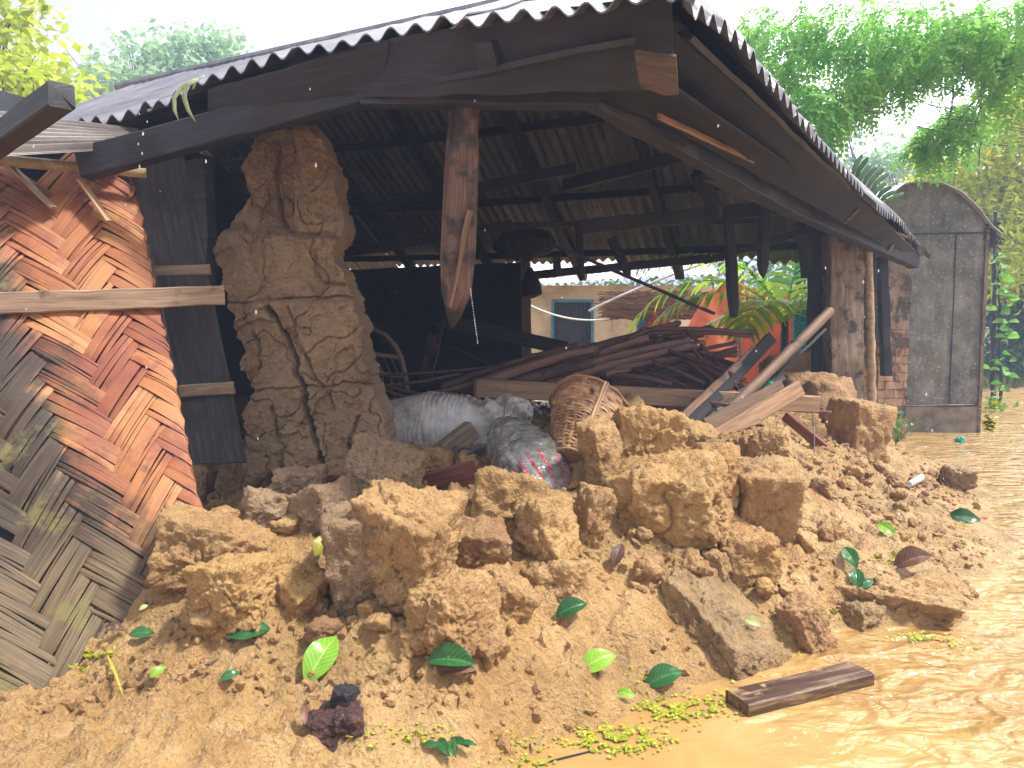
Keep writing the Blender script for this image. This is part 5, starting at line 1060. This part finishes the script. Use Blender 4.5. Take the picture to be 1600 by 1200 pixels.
# ================================================================ leaves lying on the mud
ML_DK = leaf_mat('dark_leaf', (.012, .075, .02), (.03, .14, .03), .15, .25, veins=True)
ML_LM = leaf_mat('lime_leaf', (.18, .40, .03), (.30, .55, .06), .3, .3, veins=True)
ML_YL = leaf_mat('yellow_leaf', (.35, .33, .03), (.5, .45, .06), .3, .4, veins=True)
ML_BR = leaf_mat('brown_leaf', (.07, .03, .018), (.16, .075, .04), .1, .5, veins=True)
ML_PL = leaf_mat('pale_leaf', (.40, .5, .18), (.5, .6, .25), .3, .5, veins=True)
def leafblade(mb, c, L, W, ang, tilt=0, curl=.3, fold=.25, seed=0, wob=.04):
    """flat leaf, tip along +x then rotated by ang about z; follows the ground a little"""
    nu, nv = 24, 11; u, v = np.meshgrid(np.linspace(0, 1, nu), np.linspace(-1, 1, nv)); u = u.ravel(); v = v.ravel(); w = W / 2 * np.sin(np.clip(u, 0, 1) * math.pi) ** .75 * (1 + .25 * (.5 - u)); w = np.maximum(w, .0008)
    x = (u - .5) * L; y = v * w; z = fold * np.abs(v) * w - curl * L * (u - .5) ** 2 * 2 + wob * L * fbm(np.stack([u * 2, v, u * 0 + seed], 1), 2, 2)
    P = np.stack([x, y, z], 1); M = np.array(Matrix.Rotation(ang, 3, 'Z') @ Matrix.Rotation(tilt, 3, 'X')); P = P @ M.T + np.array(c); rs = np.random.RandomState(seed)
    mb.add(P, gridF(nu, nv), np.stack([u, (v + 1) / 2], 1), np.array([rs.rand(), 0, 0, 1]))
def leaf_px(px, py, lenpx, deg, mat, label, ratio=.42, tilt=0, curl=.3, fold=.25, lift=.012, nm='leaf', stem=True):
    g0 = ghit(px, py); 
    if g0.z < .004: g0 = atz(px, py, .004)
    # direction on the ground that appears at the given picture angle
    gs = [gz(g0.x + i * .03, g0.y + j * .03) for i in (-1, 0, 1) for j in (-1, 0, 1)]; zt_ = max(gs); lift += max(0, (zt_ - g0.z)) * .8
    dx, dy = math.cos(R(deg)), math.sin(R(deg)); z = g0.z + lift; a = atz(px - dx * lenpx / 2, py + dy * lenpx / 2, z); b_ = atz(px + dx * lenpx / 2, py - dy * lenpx / 2, z); d = b_ - a
    L = min(d.length, .26); an = math.atan2(d.y, d.x); sd = int(px * 7 + py)
    mb = MB(); c = Vector((g0.x, g0.y, z + .010)); toc = (Vector((0, 0, CH)) - c).normalized(); nrm = (Vector((0, 0, 1)) * .55 + toc * .75).normalized()
    a3 = atz(px - dx * lenpx / 2, py + dy * lenpx / 2, z); view = ray(px, py).normalized(); dc = Vector((dx, math.sin(PITCH) * dy, math.cos(PITCH) * dy)); dl_ = dc - nrm * dc.dot(nrm) - 0 * view
    # direction in the leaf plane that shows at the picture angle
    k_ = dc.dot(nrm) / view.dot(nrm); dl_ = (dc - view * k_); L = lenpx / FPX * g0.length_squared ** .5 * dl_.length * .93; L = min(L, .26); dl_.normalize(); sdv = nrm.cross(dl_).normalized(); W = min(L * .55, lenpx * ratio / FPX * (c - Vector((0, 0, CH))).length * 1.15)
    t_ = MB(); leafblade(t_, (0, 0, 0), L, W, 0, 0, curl, fold, sd, wob=.02); Mx = np.array([dl_, sdv, nrm]).T; t_.V[0] = t_.V[0] @ Mx.T + np.array(c); mb.V, mb.F, mb.U, mb.C, mb.n = t_.V, t_.F, t_.U, t_.C, t_.n; an = math.atan2(dl_.y, dl_.x)
    f = Vector((math.cos(an), math.sin(an), 0)); e = Vector(c) - f * L * .5
    if False: sweep(mb, [e - Vector((0, 0, curl * L * .5)) + f * .01, e - f * .02 - Vector((0, 0, curl * L * .5 + .004))], circprof(.0018, 5))
    return tag(mb.build(nm, mat, sharp=0), label, 'leaf')
leaf_px(503, 1048, 96, 58, ML_LM, 'large bright lime leaf with clear veins lying in the foreground', .5, R(25))
leaf_px(388, 1004, 74, 10, ML_DK, 'dark green glossy leaf below the left yellow mud blocks', .5, R(15))
leaf_px(222, 1003, 40, 4, ML_DK, 'small dark green leaf near the foot of the woven wall', .5, R(10))
leaf_px(893, 968, 58, 22, ML_DK, 'dark green folded leaf alone on the smooth middle slope', .55, R(30), fold=.6)
leaf_px(933, 1060, 72, 24, ML_LM, 'lime green leaf on the muddy shore left of the duckweed', .5, R(22))
leaf_px(1037, 1068, 68, 22, ML_DK, 'dark blue green leaf at the waterline above the duckweed', .42, R(20), fold=.5)
leaf_px(705, 1058, 84, -4, ML_DK, 'dark half folded leaf caked with mud in the foreground centre', .38, R(35), fold=.9)
leaf_px(712, 1070, 72, 4, ML_BR, 'brown underside flap beneath the half folded dark leaf', .25, R(-10))
leaf_px(1385, 838, 36, -35, ML_LM, 'small lime leaf standing on the right hand mud bank', .6, R(40), lift=.02)
leaf_px(1328, 892, 40, -60, ML_DK, 'upper dark green leaf of the pair above the mud islet', .55, R(30), lift=.03)
leaf_px(1338, 920, 36, -85, ML_DK, 'lower narrow dark green leaf of the pair above the mud islet', .5, R(30), lift=.02)
leaf_px(1345, 945, 42, 20, ML_DK, 'dark green leaf stuck upright beside the pinkish wet lump', .6, R(60), lift=.03)
leaf_px(1506, 814, 48, -10, ML_DK, 'dark green leaf at the far right edge of the mud bank', .4, R(30))
leaf_px(503, 890, 42, 62, ML_YL, 'yellow green leaf standing behind the small faceted stone', .45, R(30), lift=.04)
leaf_px(360, 1080, 34, 20, ML_DK, 'small crumpled dark leaf in the left foreground', .6, R(30), lift=.02)
leaf_px(247, 1058, 30, 35, ML_LM, 'tiny light green leaf right of the yellow blade', .5, R(20))
leaf_px(1175, 1017, 30, -25, ML_PL, 'small pale oval leaf stuck on the wet slab', .55, R(5), lift=.10)
leaf_px(965, 885, 44, 70, ML_BR, 'dead olive brown leaf half buried in the middle of the slope', .4, R(30), lift=.02)
leaf_px(478, 1140, 44, -80, ML_BR, 'thin curled brown leaf left of the purple dirt lump', .3, R(30))
leaf_px(180, 1000, 30, -10, ML_BR, 'small dead brown leaf beside the green streak by the woven wall', .5, R(20))
leaf_px(225, 965, 16, 30, ML_PL, 'tiny pale leaf scrap by the foot of the woven wall', .5)
leaf_px(978, 1100, 34, -12, ML_LM, 'bright green leaf lying flat in the shallow water', .45)
leaf_px(1425, 905, 62, 18, ML_BR, 'large dead brown curled leaf lying on the mud islet', .4, R(25), fold=.8, lift=.04)
def sprig():
    c = ghit(690, 1178); mb = MB()
    for k, (dx, dy, an, L) in enumerate([(0, 0, -60, .10), (.03, 0, -75, .10), (.05, .02, -30, .08), (-.03, 0, -20, .07), (.08, .01, -10, .06)]): leafblade(mb, (c.x + dx, c.y + dy, c.z + .03), L, L * .36, R(an), R(20), .3, .3, k + 60)
    return tag(mb.build('leaf_sprig', ML_DK, sharp=0), 'sprig of narrow dark green leaves at the bottom edge of the mud', 'leaf sprig')
sprig()
single('grass_blade', 'yellow folded grass blade lying in the left foreground', 'grass blade', ML_YL, lambda mb: (sweep(mb, lerp(ghit(168, 1030) + Vector((0, 0, .012)), ghit(192, 1092) + Vector((0, 0, .012)), 8, -.01), rectprof(.009, .003, .001), [.6, 1, 1, 1, 1, .9, .6, .2]), sweep(mb, lerp(ghit(180, 1012) + Vector((0, 0, .012)), ghit(172, 1052) + Vector((0, 0, .012)), 6), rectprof(.006, .003, .001))))
single('twig', 'curved grey brown twig lying in the left foreground', 'twig', W_GREY, lambda mb: sweep(mb, [ghit(262, 1065) + Vector((0, 0, .008)), ghit(290, 1058) + Vector((0, 0, .01)), ghit(320, 1042) + Vector((0, 0, .012)), ghit(350, 1030) + Vector((0, 0, .012))], circprof(.005, 6), [.4, 1, 1, .7], noise=.004))
single('twig', 'straight short grey stick on the smooth middle slope', 'twig', W_GREY, lambda mb: pole(mb, ghit(972, 990) + Vector((0, 0, .004)), ghit(996, 998) + Vector((0, 0, .004)), .004))
single('twig', 'long thin dark twig lying in the shallow water at the bottom', 'twig', W_DARK, lambda mb: pole(mb, atz(858, 1190, .004), atz(930, 1172, .004), .003))
# duckweed floating and stranded
def duckweed():
    rs = np.random.RandomState(8); Ps = []
    for (cx, cy, rx, ry, n) in [(965, 1155, 75, 22, 900), (1060, 1108, 75, 20, 700), (1010, 1060, 30, 20, 120), (810, 1160, 55, 25, 260), (1420, 935, 80, 22, 700), (1325, 957, 50, 10, 220), (1430, 998, 50, 9, 200), (630, 1150, 90, 22, 220), (1130, 1090, 30, 30, 70), (1225, 970, 22, 22, 80),
                               (1400, 870, 60, 14, 260), (1500, 1010, 60, 14, 90), (820, 1190, 60, 12, 150), (1180, 830, 40, 30, 60), (1500, 845, 60, 14, 120), (1510, 820, 25, 8, 60), (1545, 660, 12, 25, 120), (1580, 690, 18, 10, 80), (1000, 1120, 150, 50, 160), (60, 1046, 70, 6, 600), (130, 1022, 50, 6, 500), (1200, 1020, 60, 40, 60), (720, 1045, 60, 20, 60)]:
        a = rs.normal(size=(n, 2)) * .45; px = cx + a[:, 0] * rx; py = cy + a[:, 1] * ry
        keep = perlin(np.stack([px * .045, py * .09, px * 0], 1)) > -.08; Ps += list(zip(px[keep], py[keep]))
    V = []; F = []; C = []; k = 0
    for (x, y) in Ps:
        p = ghit(x, y); 
        if p.z < .005: p = atz(x, y, .005)
        if p.y > 14: continue
        r = rs.uniform(.0028, .0055) * (1 + .1 * p.y); t = rs.uniform(0, 6.28); lo = rs.normal(size=2) * .25; nn = 6
        ring = [(p.x + r * math.cos(t + 6.283 * i / nn) * 1.15, p.y + r * math.sin(t + 6.283 * i / nn), p.z + .004 + r * (lo[0] * math.cos(6.283 * i / nn) + lo[1] * math.sin(6.283 * i / nn))) for i in range(nn)]
        V += ring; F.append([k + i for i in range(nn)]); C += [[rs.rand(), 0, 0, 1]] * nn; k += nn
    mb = MB(); mb.add(np.array(V), np.array(F), None, np.array(C)); return tag(mb.build('duckweed', leaf_mat('duckweed_green', (.22, .28, .02), (.48, .46, .03), .2, .5), sharp=0, base=False), 'yellow green duckweed drifting on the water and stranded on the mud', 'duckweed', kind='stuff')
duckweed()

# ================================================================ trees
def rotz(n, rs): a = rs.uniform(0, 2 * math.pi, n); return a
def leafcloud(mb, blobs, n, size, rs, elong=1.8, shell=.5, droop=.3, clump=0):
    """blobs: (cx,cy,cz,rx,ry,rz,weight)"""
    B = np.array(blobs, float); w = B[:, 6] / B[:, 6].sum(); k = rs.choice(len(B), n, p=w)
    d = rs.normal(size=(n, 3)); d /= np.linalg.norm(d, axis=1)[:, None]; r = shell + (1 - shell) * rs.rand(n) ** .6; r *= 1 + .25 * fbm(d * 1.7 + k[:, None] * 3.1, 1.0, 2)
    c = B[k, :3] + d * B[k, 3:6] * r[:, None]
    if clump:
        # pull the leaves onto twigs
        m = n // clump; s = rs.choice(n, m, replace=False); ctr = c[s]; j = rs.randint(0, m, n); dirs = rs.normal(size=(m, 3)); dirs[:, 2] -= .3; dirs /= np.linalg.norm(dirs, axis=1)[:, None]
        t = rs.uniform(-1, 1, n); c = ctr[j] + dirs[j] * (t * size * 3.2)[:, None] + rs.normal(size=(n, 3)) * size * .45; kk = j
    a = rs.uniform(0, 6.283, n); el = rs.normal(size=n) * .5 - droop; f = np.stack([np.cos(a) * np.cos(el), np.sin(a) * np.cos(el), np.sin(el)], 1)
    up = rs.normal(size=(n, 3)) * .6 + [0, 0, 1]; s = np.cross(f, up); s /= np.linalg.norm(s, axis=1)[:, None]; L = size * rs.uniform(.6, 1.25, n); W = L / elong
    nn = np.cross(s, f)
    V = np.stack([c, c + f * (L * .45)[:, None] + s * (W * .5)[:, None] + nn * (W * .12)[:, None], c + f * L[:, None], c + f * (L * .45)[:, None] - s * (W * .5)[:, None] + nn * (W * .12)[:, None]], 1)
    F = np.arange(4 * n).reshape(n, 4); C = np.ones((n, 4)); cl = rs.rand(len(B))[k] * .4 + rs.rand(n) * .6; C[:, 0] = cl; C = np.repeat(C, 4, 0); mb.add(V.reshape(-1, 3), F, None, C)
def limbs(mb, base, blobs, r0, rs, fork=.45, wander=.25, nk=5):
    base = Vector(base); cen = Vector(np.mean([b[:3] for b in blobs], 0)); fk = base.lerp(cen, fork); fk.x = base.x + (fk.x - base.x) * .4; fk.y = base.y + (fk.y - base.y) * .4
    sweep(mb, [base, base.lerp(fk, .5) + Vector((rs.normal() * .08, rs.normal() * .08, 0)), fk], circprof(1, 10), [r0 * 1.3, r0, r0 * .75], noise=r0 * .2)
    for b in blobs:
        e = Vector(b[:3]); m = fk.lerp(e, .5) + Vector(rs.normal(size=3)) * wander; rr = r0 * .5; sweep(mb, [fk, fk.lerp(m, .6), m, m.lerp(e, .6), e], circprof(1, 7), [rr, rr * .8, rr * .6, rr * .4, rr * .2], noise=r0 * .1)
        for k in range(nk):
            t = e + Vector((rs.normal() * b[3] * .6, rs.normal() * b[4] * .6, rs.normal() * b[5] * .6)); sweep(mb, [m, m.lerp(t, .5) + Vector(rs.normal(size=3)) * .1, t], circprof(1, 5), [rr * .4, rr * .25, rr * .08])
def tree(name, label, base, blobs, n, size, c1, c2, r0, seed, group=None, cat='tree', **kw):
    rs = np.random.RandomState(seed); root = thing(name, tuple(base), label, cat, group); mb = MB(); leafcloud(mb, blobs, n, size, rs, **kw); mb.build('crown', leaf_mat(name + '_leaf', c1, c2, kw.get('trans', .5)), root, sharp=0)
    mb = MB(); limbs(mb, base, blobs, r0, rs); mb.build('trunk', W_BARK, root); return root
def B(px, py, Y_, rpx, rpy, w=1, ry=None):
    p = at(px, py, Y_); k = Y_ / FPX; return (p.x, p.y, p.z, rpx * k, (ry if ry else rpx * k), rpy * k, w)
# left background
tree('leafy_tree', 'yellow green tree with loose leafy twigs at the far left behind the lean-to roof', (bx(-60, 13), 13, .3), [B(-40, 60, 13, 95, 60, 1), B(-20, 150, 13, 100, 45, 1.4), B(50, 120, 12.5, 55, 28, .6), B(60, 165, 12, 55, 22, .8), B(20, 20, 13, 40, 40, .4), B(110, 168, 11.5, 30, 14, .3)], 2600, .21, (.32, .44, .03), (.60, .66, .06), .16, 21, elong=1.5, clump=9)
tree('feathery_tree', 'pale green hazy tree behind the left end of the corrugated roof', (bx(250, 34), 34, .3), [B(210, 140, 34, 90, 26, 1.1), B(300, 95, 34, 60, 30, 1.0), B(240, 100, 34, 50, 18, .6), B(340, 80, 34, 32, 20, .5), B(170, 160, 34, 70, 22, .7), B(270, 150, 33, 110, 30, 1.4), B(205, 80, 34, 20, 7, .1)], 5200, .34, (.22, .40, .18), (.36, .56, .24), .25, 22, elong=1.7, clump=10)
# background trees on the right
tree('feathery_tree', 'small pale round topped tree behind the grey shed roof', (bx(1390, 38), 38, .3), [B(1390, 252, 38, 48, 16, 1), B(1350, 262, 38, 30, 10, .5), B(1430, 265, 38, 40, 14, .7), B(1390, 285, 38, 70, 18, .8), B(1325, 213, 38, 16, 6, .12)], 2000, .34, (.22, .40, .18), (.36, .56, .26), .25, 23, elong=1.7, clump=9)
tree('bamboo_thicket', 'tall yellow green thicket filling the right edge behind the shed', (bx(1640, 19), 19, .2), [B(1620, 230, 18, 80, 60, 1.2), B(1560, 290, 18.5, 70, 55, 1.2), B(1500, 310, 19, 55, 40, .8), B(1600, 380, 18, 80, 70, 1.5), B(1540, 380, 19, 70, 60, 1.0), B(1600, 170, 18, 50, 45, .5), B(1470, 270, 19.5, 35, 22, .35)], 15000, .23, (.46, .60, .05), (.86, .88, .08), .12, 24, elong=2.6, shell=.6, clump=10)
tree('dark_thicket', 'dark green thicket below the yellow one at the right edge', (bx(1620, 20), 20, .2), [B(1600, 470, 19, 70, 60, 1.3), B(1590, 560, 18.5, 60, 40, 1.0), B(1630, 520, 19, 60, 60, 1), B(1560, 470, 20, 40, 90, .8), B(1440, 380, 22, 60, 30, .3)], 9000, .17, (.04, .12, .02), (.12, .26, .05), .12, 25, elong=1.8, shell=.2)
tree('green_hedge', 'dense green bushes behind the neighbouring house', (bx(1000, 24), 24, .2), [B(900, 460, 25, 260, 60, 1), B(1200, 470, 24, 160, 70, 1), B(1500, 560, 23, 120, 40, .4)], 4200, .3, (.03, .08, .02), (.08, .18, .04), .12, 26, elong=1.8, shell=.3)
# overhanging tree with feather leaves
def fronds(mb, pts, rs, L=.42, nl=9, lw=.032, ll=.075, droop=.5):
    n = len(pts); a = rs.uniform(0, 6.283, n); el = -rs.uniform(.0, 1.2, n) * droop * 2; Ls = L * rs.uniform(.55, 1.2, n); Vs = []; Cs = []
    for side in (-1, 1, 0):
        for j in range(nl if side else 1):
            t = (j + 1) / (nl + .5) if side else 1.0; e2 = el - t * droop; f = np.stack([np.cos(a) * np.cos(e2), np.sin(a) * np.cos(e2), np.sin(e2)], 1); s = np.stack([-np.sin(a), np.cos(a), np.zeros(n)], 1)
            e1 = el - t * droop * .5; f1 = np.stack([np.cos(a) * np.cos(e1), np.sin(a) * np.cos(e1), np.sin(e1)], 1)
            c = pts + f1 * (Ls * t)[:, None]; d = s * side * .85 + f * .5 + rs.normal(size=(n, 3)) * .15; d[:, 2] -= .15; d /= np.linalg.norm(d, axis=1)[:, None]
            wd = np.cross(d, np.cross(f, s) + rs.normal(size=(n, 3)) * .3); wd /= np.linalg.norm(wd, axis=1)[:, None]; sc = (1 - .3 * t) * Ls / L
            V = np.stack([c, c + d * (ll * .5 * sc)[:, None] + wd * (lw * .5 * sc)[:, None], c + d * (ll * sc)[:, None], c + d * (ll * .5 * sc)[:, None] - wd * (lw * .5 * sc)[:, None]], 1); Vs.append(V)
            C = np.ones((n, 4, 4)); C[:, :, 0] = (rs.rand(n)[:, None] * .3 + Cb[:n, None] * .7); Cs.append(C)
    V = np.concatenate(Vs).reshape(-1, 3); mb.add(V, np.arange(len(V)).reshape(-1, 4), None, np.concatenate(Cs).reshape(-1, 4))
rs = np.random.RandomState(31)
ob = [B(1230, 60, 9.5, 65, 50, 1), B(1330, 50, 9, 80, 55, 1.5), B(1430, 60, 9, 80, 60, 1.5), B(1530, 50, 8.5, 80, 55, 1.5), B(1600, 60, 8.5, 60, 60, 1.2), B(1262, 165, 8.5, 32, 40, .9), B(1300, 165, 9, 45, 34, .8), B(1400, 110, 9, 60, 30, .8), B(1345, 130, 8.8, 35, 24, .4), B(1225, 110, 9.2, 40, 28, .4),
      B(1470, 205, 9.5, 38, 26, .5), B(1440, 220, 9.5, 18, 24, .3), B(1500, 175, 9.5, 28, 22, .35), B(1585, 130, 8.5, 40, 50, .6), B(1180, 40, 10, 30, 34, .4), B(1520, 215, 9.6, 20, 26, .1)]
Bn = np.array(ob); NF = 1700; k = rs.choice(len(Bn), NF, p=Bn[:, 6] / Bn[:, 6].sum()); d = rs.normal(size=(NF, 3)); d /= np.linalg.norm(d, axis=1)[:, None]; pts = Bn[k, :3] + d * Bn[k, 3:6] * (rs.rand(NF) ** .5)[:, None] * (1, 1.6, 1); Cb = np.clip(rs.rand(len(Bn))[k] * .5 + rs.rand(NF) * .5, 0, 1)
root = thing('feather_leaved_tree', (10.5, 10.5, 0), 'overhanging tree with drooping feather leaves filling the top right corner', 'tree')
mb = MB(); fronds(mb, pts, rs, .46, 8, .048, .10); mb.build('crown', leaf_mat('feather_leaf', (.12, .38, .09), (.42, .70, .13), .65), root, sharp=0)
mb = MB(); limbs(mb, (10.5, 10.5, 0), ob, .022, rs, .85, .12, 2)
for a, b_ in [((1512, 80, 9), (1528, 260, 9.4)), ((1480, 90, 9), (1470, 230, 9.4)), ((1530, 60, 9), (1515, 230, 9.3)), ((1400, 60, 9), (1300, 180, 8.8)), ((1560, 100, 9), (1450, 240, 9.4))]: pole(mb, at(*a), at(*b_), .018, .006, bow=(.1, 0, .05), noise=.02, k=5)
mb.build('trunk', W_BARK, root)
# heart-leaved creeper
rs = np.random.RandomState(41); root = thing('creeper', (bx(1565, 13), 13, 0), 'climbing creeper with broad light green leaves right of the shed', 'climbing plant'); mb = MB()
for k in range(75):
    py = rs.uniform(395, 640); p = at(1566 + rs.normal() * 14, py, 13 + rs.normal() * .15); leafblade(mb, p, rs.uniform(.12, .22), rs.uniform(.10, .17), rs.uniform(0, 6.28), R(rs.uniform(20, 60)), .3, .2, k)
mb.build('foliage', leaf_mat('creeper_leaf', (.08, .28, .03), (.22, .50, .06), .45), root, sharp=0); mb = MB(); pole(mb, (bx(1566, 13.1), 13.1, 0), at(1560, 395, 13.1), .03, .015, noise=.03); pole(mb, (bx(1552, 13.2), 13.2, 0), at(1556, 330, 13.2), .05, .03, noise=.03); mb.build('stem', W_DARK, root)
# low weeds by the brick pier and the bank
def weeds(name, label, px, py, Y_, spread, n, size, seed, c1=(.03, .14, .02), c2=(.12, .34, .03), grp=None):
    rs = np.random.RandomState(seed); p = at(px, py, Y_); mb = MB(); pz = Vector((p.x, p.y, max(.01, p.z)))
    for k in range(9): sweep(mb, [pz - Vector((0, 0, .05)), pz - Vector((0, 0, .02)), pz + Vector((rs.normal() * spread * .5, rs.normal() * spread * .5, spread)), pz + Vector((rs.normal() * spread, rs.normal() * spread, spread * 2))], circprof(.006, 5))
    for k in range(n): leafblade(mb, (p.x + rs.normal() * spread, p.y + rs.normal() * spread, max(0.01, p.z) + abs(rs.normal()) * spread * 1.0), size * rs.uniform(.6, 1.3), size * .5, rs.uniform(0, 6.28), R(rs.uniform(-40, 60)), .4, .3, seed * 50 + k)
    tag(mb.build(name, leaf_mat(name + '_leaf', c1, c2, .4), sharp=0), label, 'weed', grp)
weeds('weed', 'small leafy weed growing at the foot of the brick pier', 1392, 668, 9.0, .10, 45, .11, 3)
weeds('weed', 'low weeds at the water edge left of the shed corner', 1400, 690, 8.4, .12, 18, .06, 4)
weeds('weed', 'bright weed growing out of the water right of the shed', 1552, 640, 11.5, .11, 50, .10, 5, (.12, .26, .02), (.3, .45, .03))
def bank(mb):
    rs = np.random.RandomState(6); n = 5000; x = rs.uniform(7.5, 20, n); y = 17.5 + rs.rand(n) * 3 - x * .0; z = height(x, y); h_ = rs.uniform(.1, .4, n); lx = rs.normal(size=(n, 2)) * .1
    a = np.stack([x - .02, y, z], 1); b_ = np.stack([x + .02, y, z], 1); c = np.stack([x + lx[:, 0], y + lx[:, 1], z + h_], 1); C = np.repeat(np.stack([rs.rand(n), n * [0], n * [0], n * [1]], 1), 3, 0)
    mb.add(np.stack([a, b_, c], 1).reshape(-1, 3), np.arange(3 * n).reshape(n, 3), None, C)
mb = MB(); bank(mb); tag(mb.build('grass', leaf_mat('bank_grass', (.10, .16, .03), (.28, .32, .06), .3), sharp=0, base=False), 'grass on the far bank beyond the flood', 'grass', kind='stuff')
# palms
def palm_frond(mb, base, az, el, L, droop, nl, ll, lw, rs, twist=0):
    base = Vector(base); pts = []; p = base.copy(); n = 22; e = el
    for i in range(n + 1):
        pts.append(p.copy()); d = Vector((math.sin(az) * math.cos(e), math.cos(az) * math.cos(e), math.sin(e))); p = p + d * L / n; e -= droop / n
    sweep(mb, pts, circprof(.010, 5), [1.4 - 1.1 * i / n for i in range(n + 1)])
    for k in range(nl):
        t = .12 + .88 * k / nl; i = min(n - 1, int(t * n)); fr = t * n - i; c = pts[i].lerp(pts[i + 1], fr); f = (pts[i + 1] - pts[i]).normalized(); s = f.cross(Vector((0, 0, 1))); s = s.normalized() if s.length > .05 else Vector((1, 0, 0)); up = s.cross(f)
        for sg in (-1, 1):
            l = ll * (math.sin(math.pi * min(1, t * .85 + .1)) * .8 + .3) * rs.uniform(.85, 1.1); d = (s * sg * .85 + f * .55 + up * .25 + Vector(rs.normal(size=3)) * .07).normalized(); V = []; q_ = c.copy(); m_ = 7; wv = d.cross(up).normalized()
            wdir = f.cross(d).cross(d).normalized()
            for j in range(m_ + 1):
                w = lw * (math.sin(math.pi * min(.97, (j / m_) * .8 + .18))) ; V += [q_ - wdir * w / 2, q_ + wdir * w / 2]; d = (d + Vector((0, 0, -.13 - .1 * j / m_))).normalized(); q_ = q_ + d * l / m_
            mb.add(np.array(V), gridF(2, m_ + 1), None, np.array([rs.rand(), 0, 0, 1]))
rs = np.random.RandomState(51); pb_ = at(1226, 520, 9.9); root = thing('young_palm', (pb_.x, pb_.y, .3), 'young palm with arching bright fronds in front of the orange tarpaulin', 'palm')
spec = [(-75, 60, 2.3, 2.3), (-97, 50, 2.0, 2.0), (-60, 75, 1.8, 1.5), (75, 62, 1.7, 1.7), (100, 75, 1.6, 1.2), (150, 55, 1.3, 1.8), (-140, 50, 1.4, 2.0), (-85, 30, 1.2, 1.4), (60, 82, 1.7, .6), (-88, 72, 2.2, 1.9)]
for az, el, L, dr in spec:
    mb = MB(); palm_frond(mb, pb_ + Vector((0, 0, .1)), R(az), R(el), L * 1.12, dr, 20, .58, .062, rs); mb.build('frond', M_PALM if 'M_PALM' in globals() else globals().setdefault('M_PALM', leaf_mat('palm_leaf', (.16, .46, .05), (.66, .80, .06), .6, .3)), root, sharp=0)
mb = MB(); pole(mb, (pb_.x, pb_.y, .2), pb_ + Vector((0, 0, .15)), .07, .045, nodes=3); mb.build('trunk', W_DARK, root)
# leaves on the roof
def strand(mb, px, py, Y_, pts, w): sweep(mb, [at(px + dx, py + dy, Y_) for dx, dy in pts], rectprof(w, .003, .001), [.5, 1, 1, .8, .15][:len(pts)], up=Vector((0, 1, 0)), noise=.003)
def roofleaf(mb):
    strand(mb, 285, 130, 3.62, [(20, -6), (-2, 6), (-13, 22), (-12, 42), (-6, 58)], .022); strand(mb, 288, 132, 3.62, [(22, -8), (2, 2), (0, 20), (6, 40), (18, 58)], .024); strand(mb, 300, 128, 3.62, [(18, -10), (6, 0), (1, 12)], .012)
single('dry_palm_leaf', 'pale folded palm leaf strands hanging over the left roof edge', 'palm leaf', leaf_mat('pale_strand', (.28, .32, .16), (.42, .46, .25), .2, .4), roofleaf, sharp=0)
def spikes(mb):
    rs = np.random.RandomState(3); 
    for k in range(10):
        x0 = 1330 + k * 5.5; y0 = 272 + k * 5; a = R(62 - k * 4); L = rs.uniform(28, 48); strand(mb, x0, y0, 7.0, [(0, 8), (math.cos(a) * L * .3, -math.sin(a) * L * .3), (math.cos(a) * L * .6, -math.sin(a) * L * .6), (math.cos(a) * L * .85, -math.sin(a) * L * .8), (math.cos(a) * L, -math.sin(a) * L)], .045)
single('fallen_frond', 'fallen palm frond with stiff dark leaflets lying on the right roof edge', 'palm leaf', leaf_mat('fallen_frond_leaf', (.02, .09, .03), (.10, .2, .07), .2, .4), spikes, sharp=0)
# a few hanging and falling drops of rain
def drops():
    rs = np.random.RandomState(9); mb = MB(); D, F = ico(2)
    n = 130; Yd = rs.uniform(2.0, 9, n); px = rs.uniform(0, 1600, n); py = rs.uniform(0, 800, n)
    P = [at(x, y, d) for x, y, d in zip(px, py, Yd)] + [at(735 + i * .6, 452 + i * 4.4, 3.2) for i in range(20)] + [at(x, y, 2.9) for x, y in [(218, 60 + 200), (216, 225), (222, 240), (230, 190)]]
    for p in P: s = rs.uniform(.0012, .0022) * (1 + .15 * p.y); mb.add(D * np.array([s, s, s * 2.2]) + np.array(p), F)
    return tag(mb.build('raindrops', MW, sharp=0, base=False), 'falling raindrops and drips under the roof edge', 'raindrops', kind='stuff')
m, nt, b, o = newmat('rain_water'); b.inputs['Base Color'].default_value = (.9, .95, 1, 1); b.inputs['Roughness'].default_value = .03; b.inputs['IOR'].default_value = 1.33; b.inputs['Transmission Weight'].default_value = .7; MW = m
drops()
# ================================================================ rain mist, tinted blue to stand in for the lens veil
hz_m = bpy.data.materials.new('rain_mist_veil'); hz_m.use_nodes = True; nt = hz_m.node_tree; nt.nodes.clear(); o_ = nt.nodes.new('ShaderNodeOutputMaterial'); pv = nt.nodes.new('ShaderNodeVolumePrincipled')
pv.inputs['Density'].default_value = .0062; pv.inputs['Color'].default_value = (.58, .70, 1.0, 1); pv.inputs['Anisotropy'].default_value = .0; nt.links.new(pv.outputs[0], o_.inputs['Volume'])
mb = MB(); boxmb(mb, (-165, -25, -3), (165, 245, 16), 0, (2, 2, 2)); tag(mb.build('haze', hz_m, sharp=0, base=False), 'thin rain mist in the air, tinted blue as lens veil', 'haze', kind='stuff')
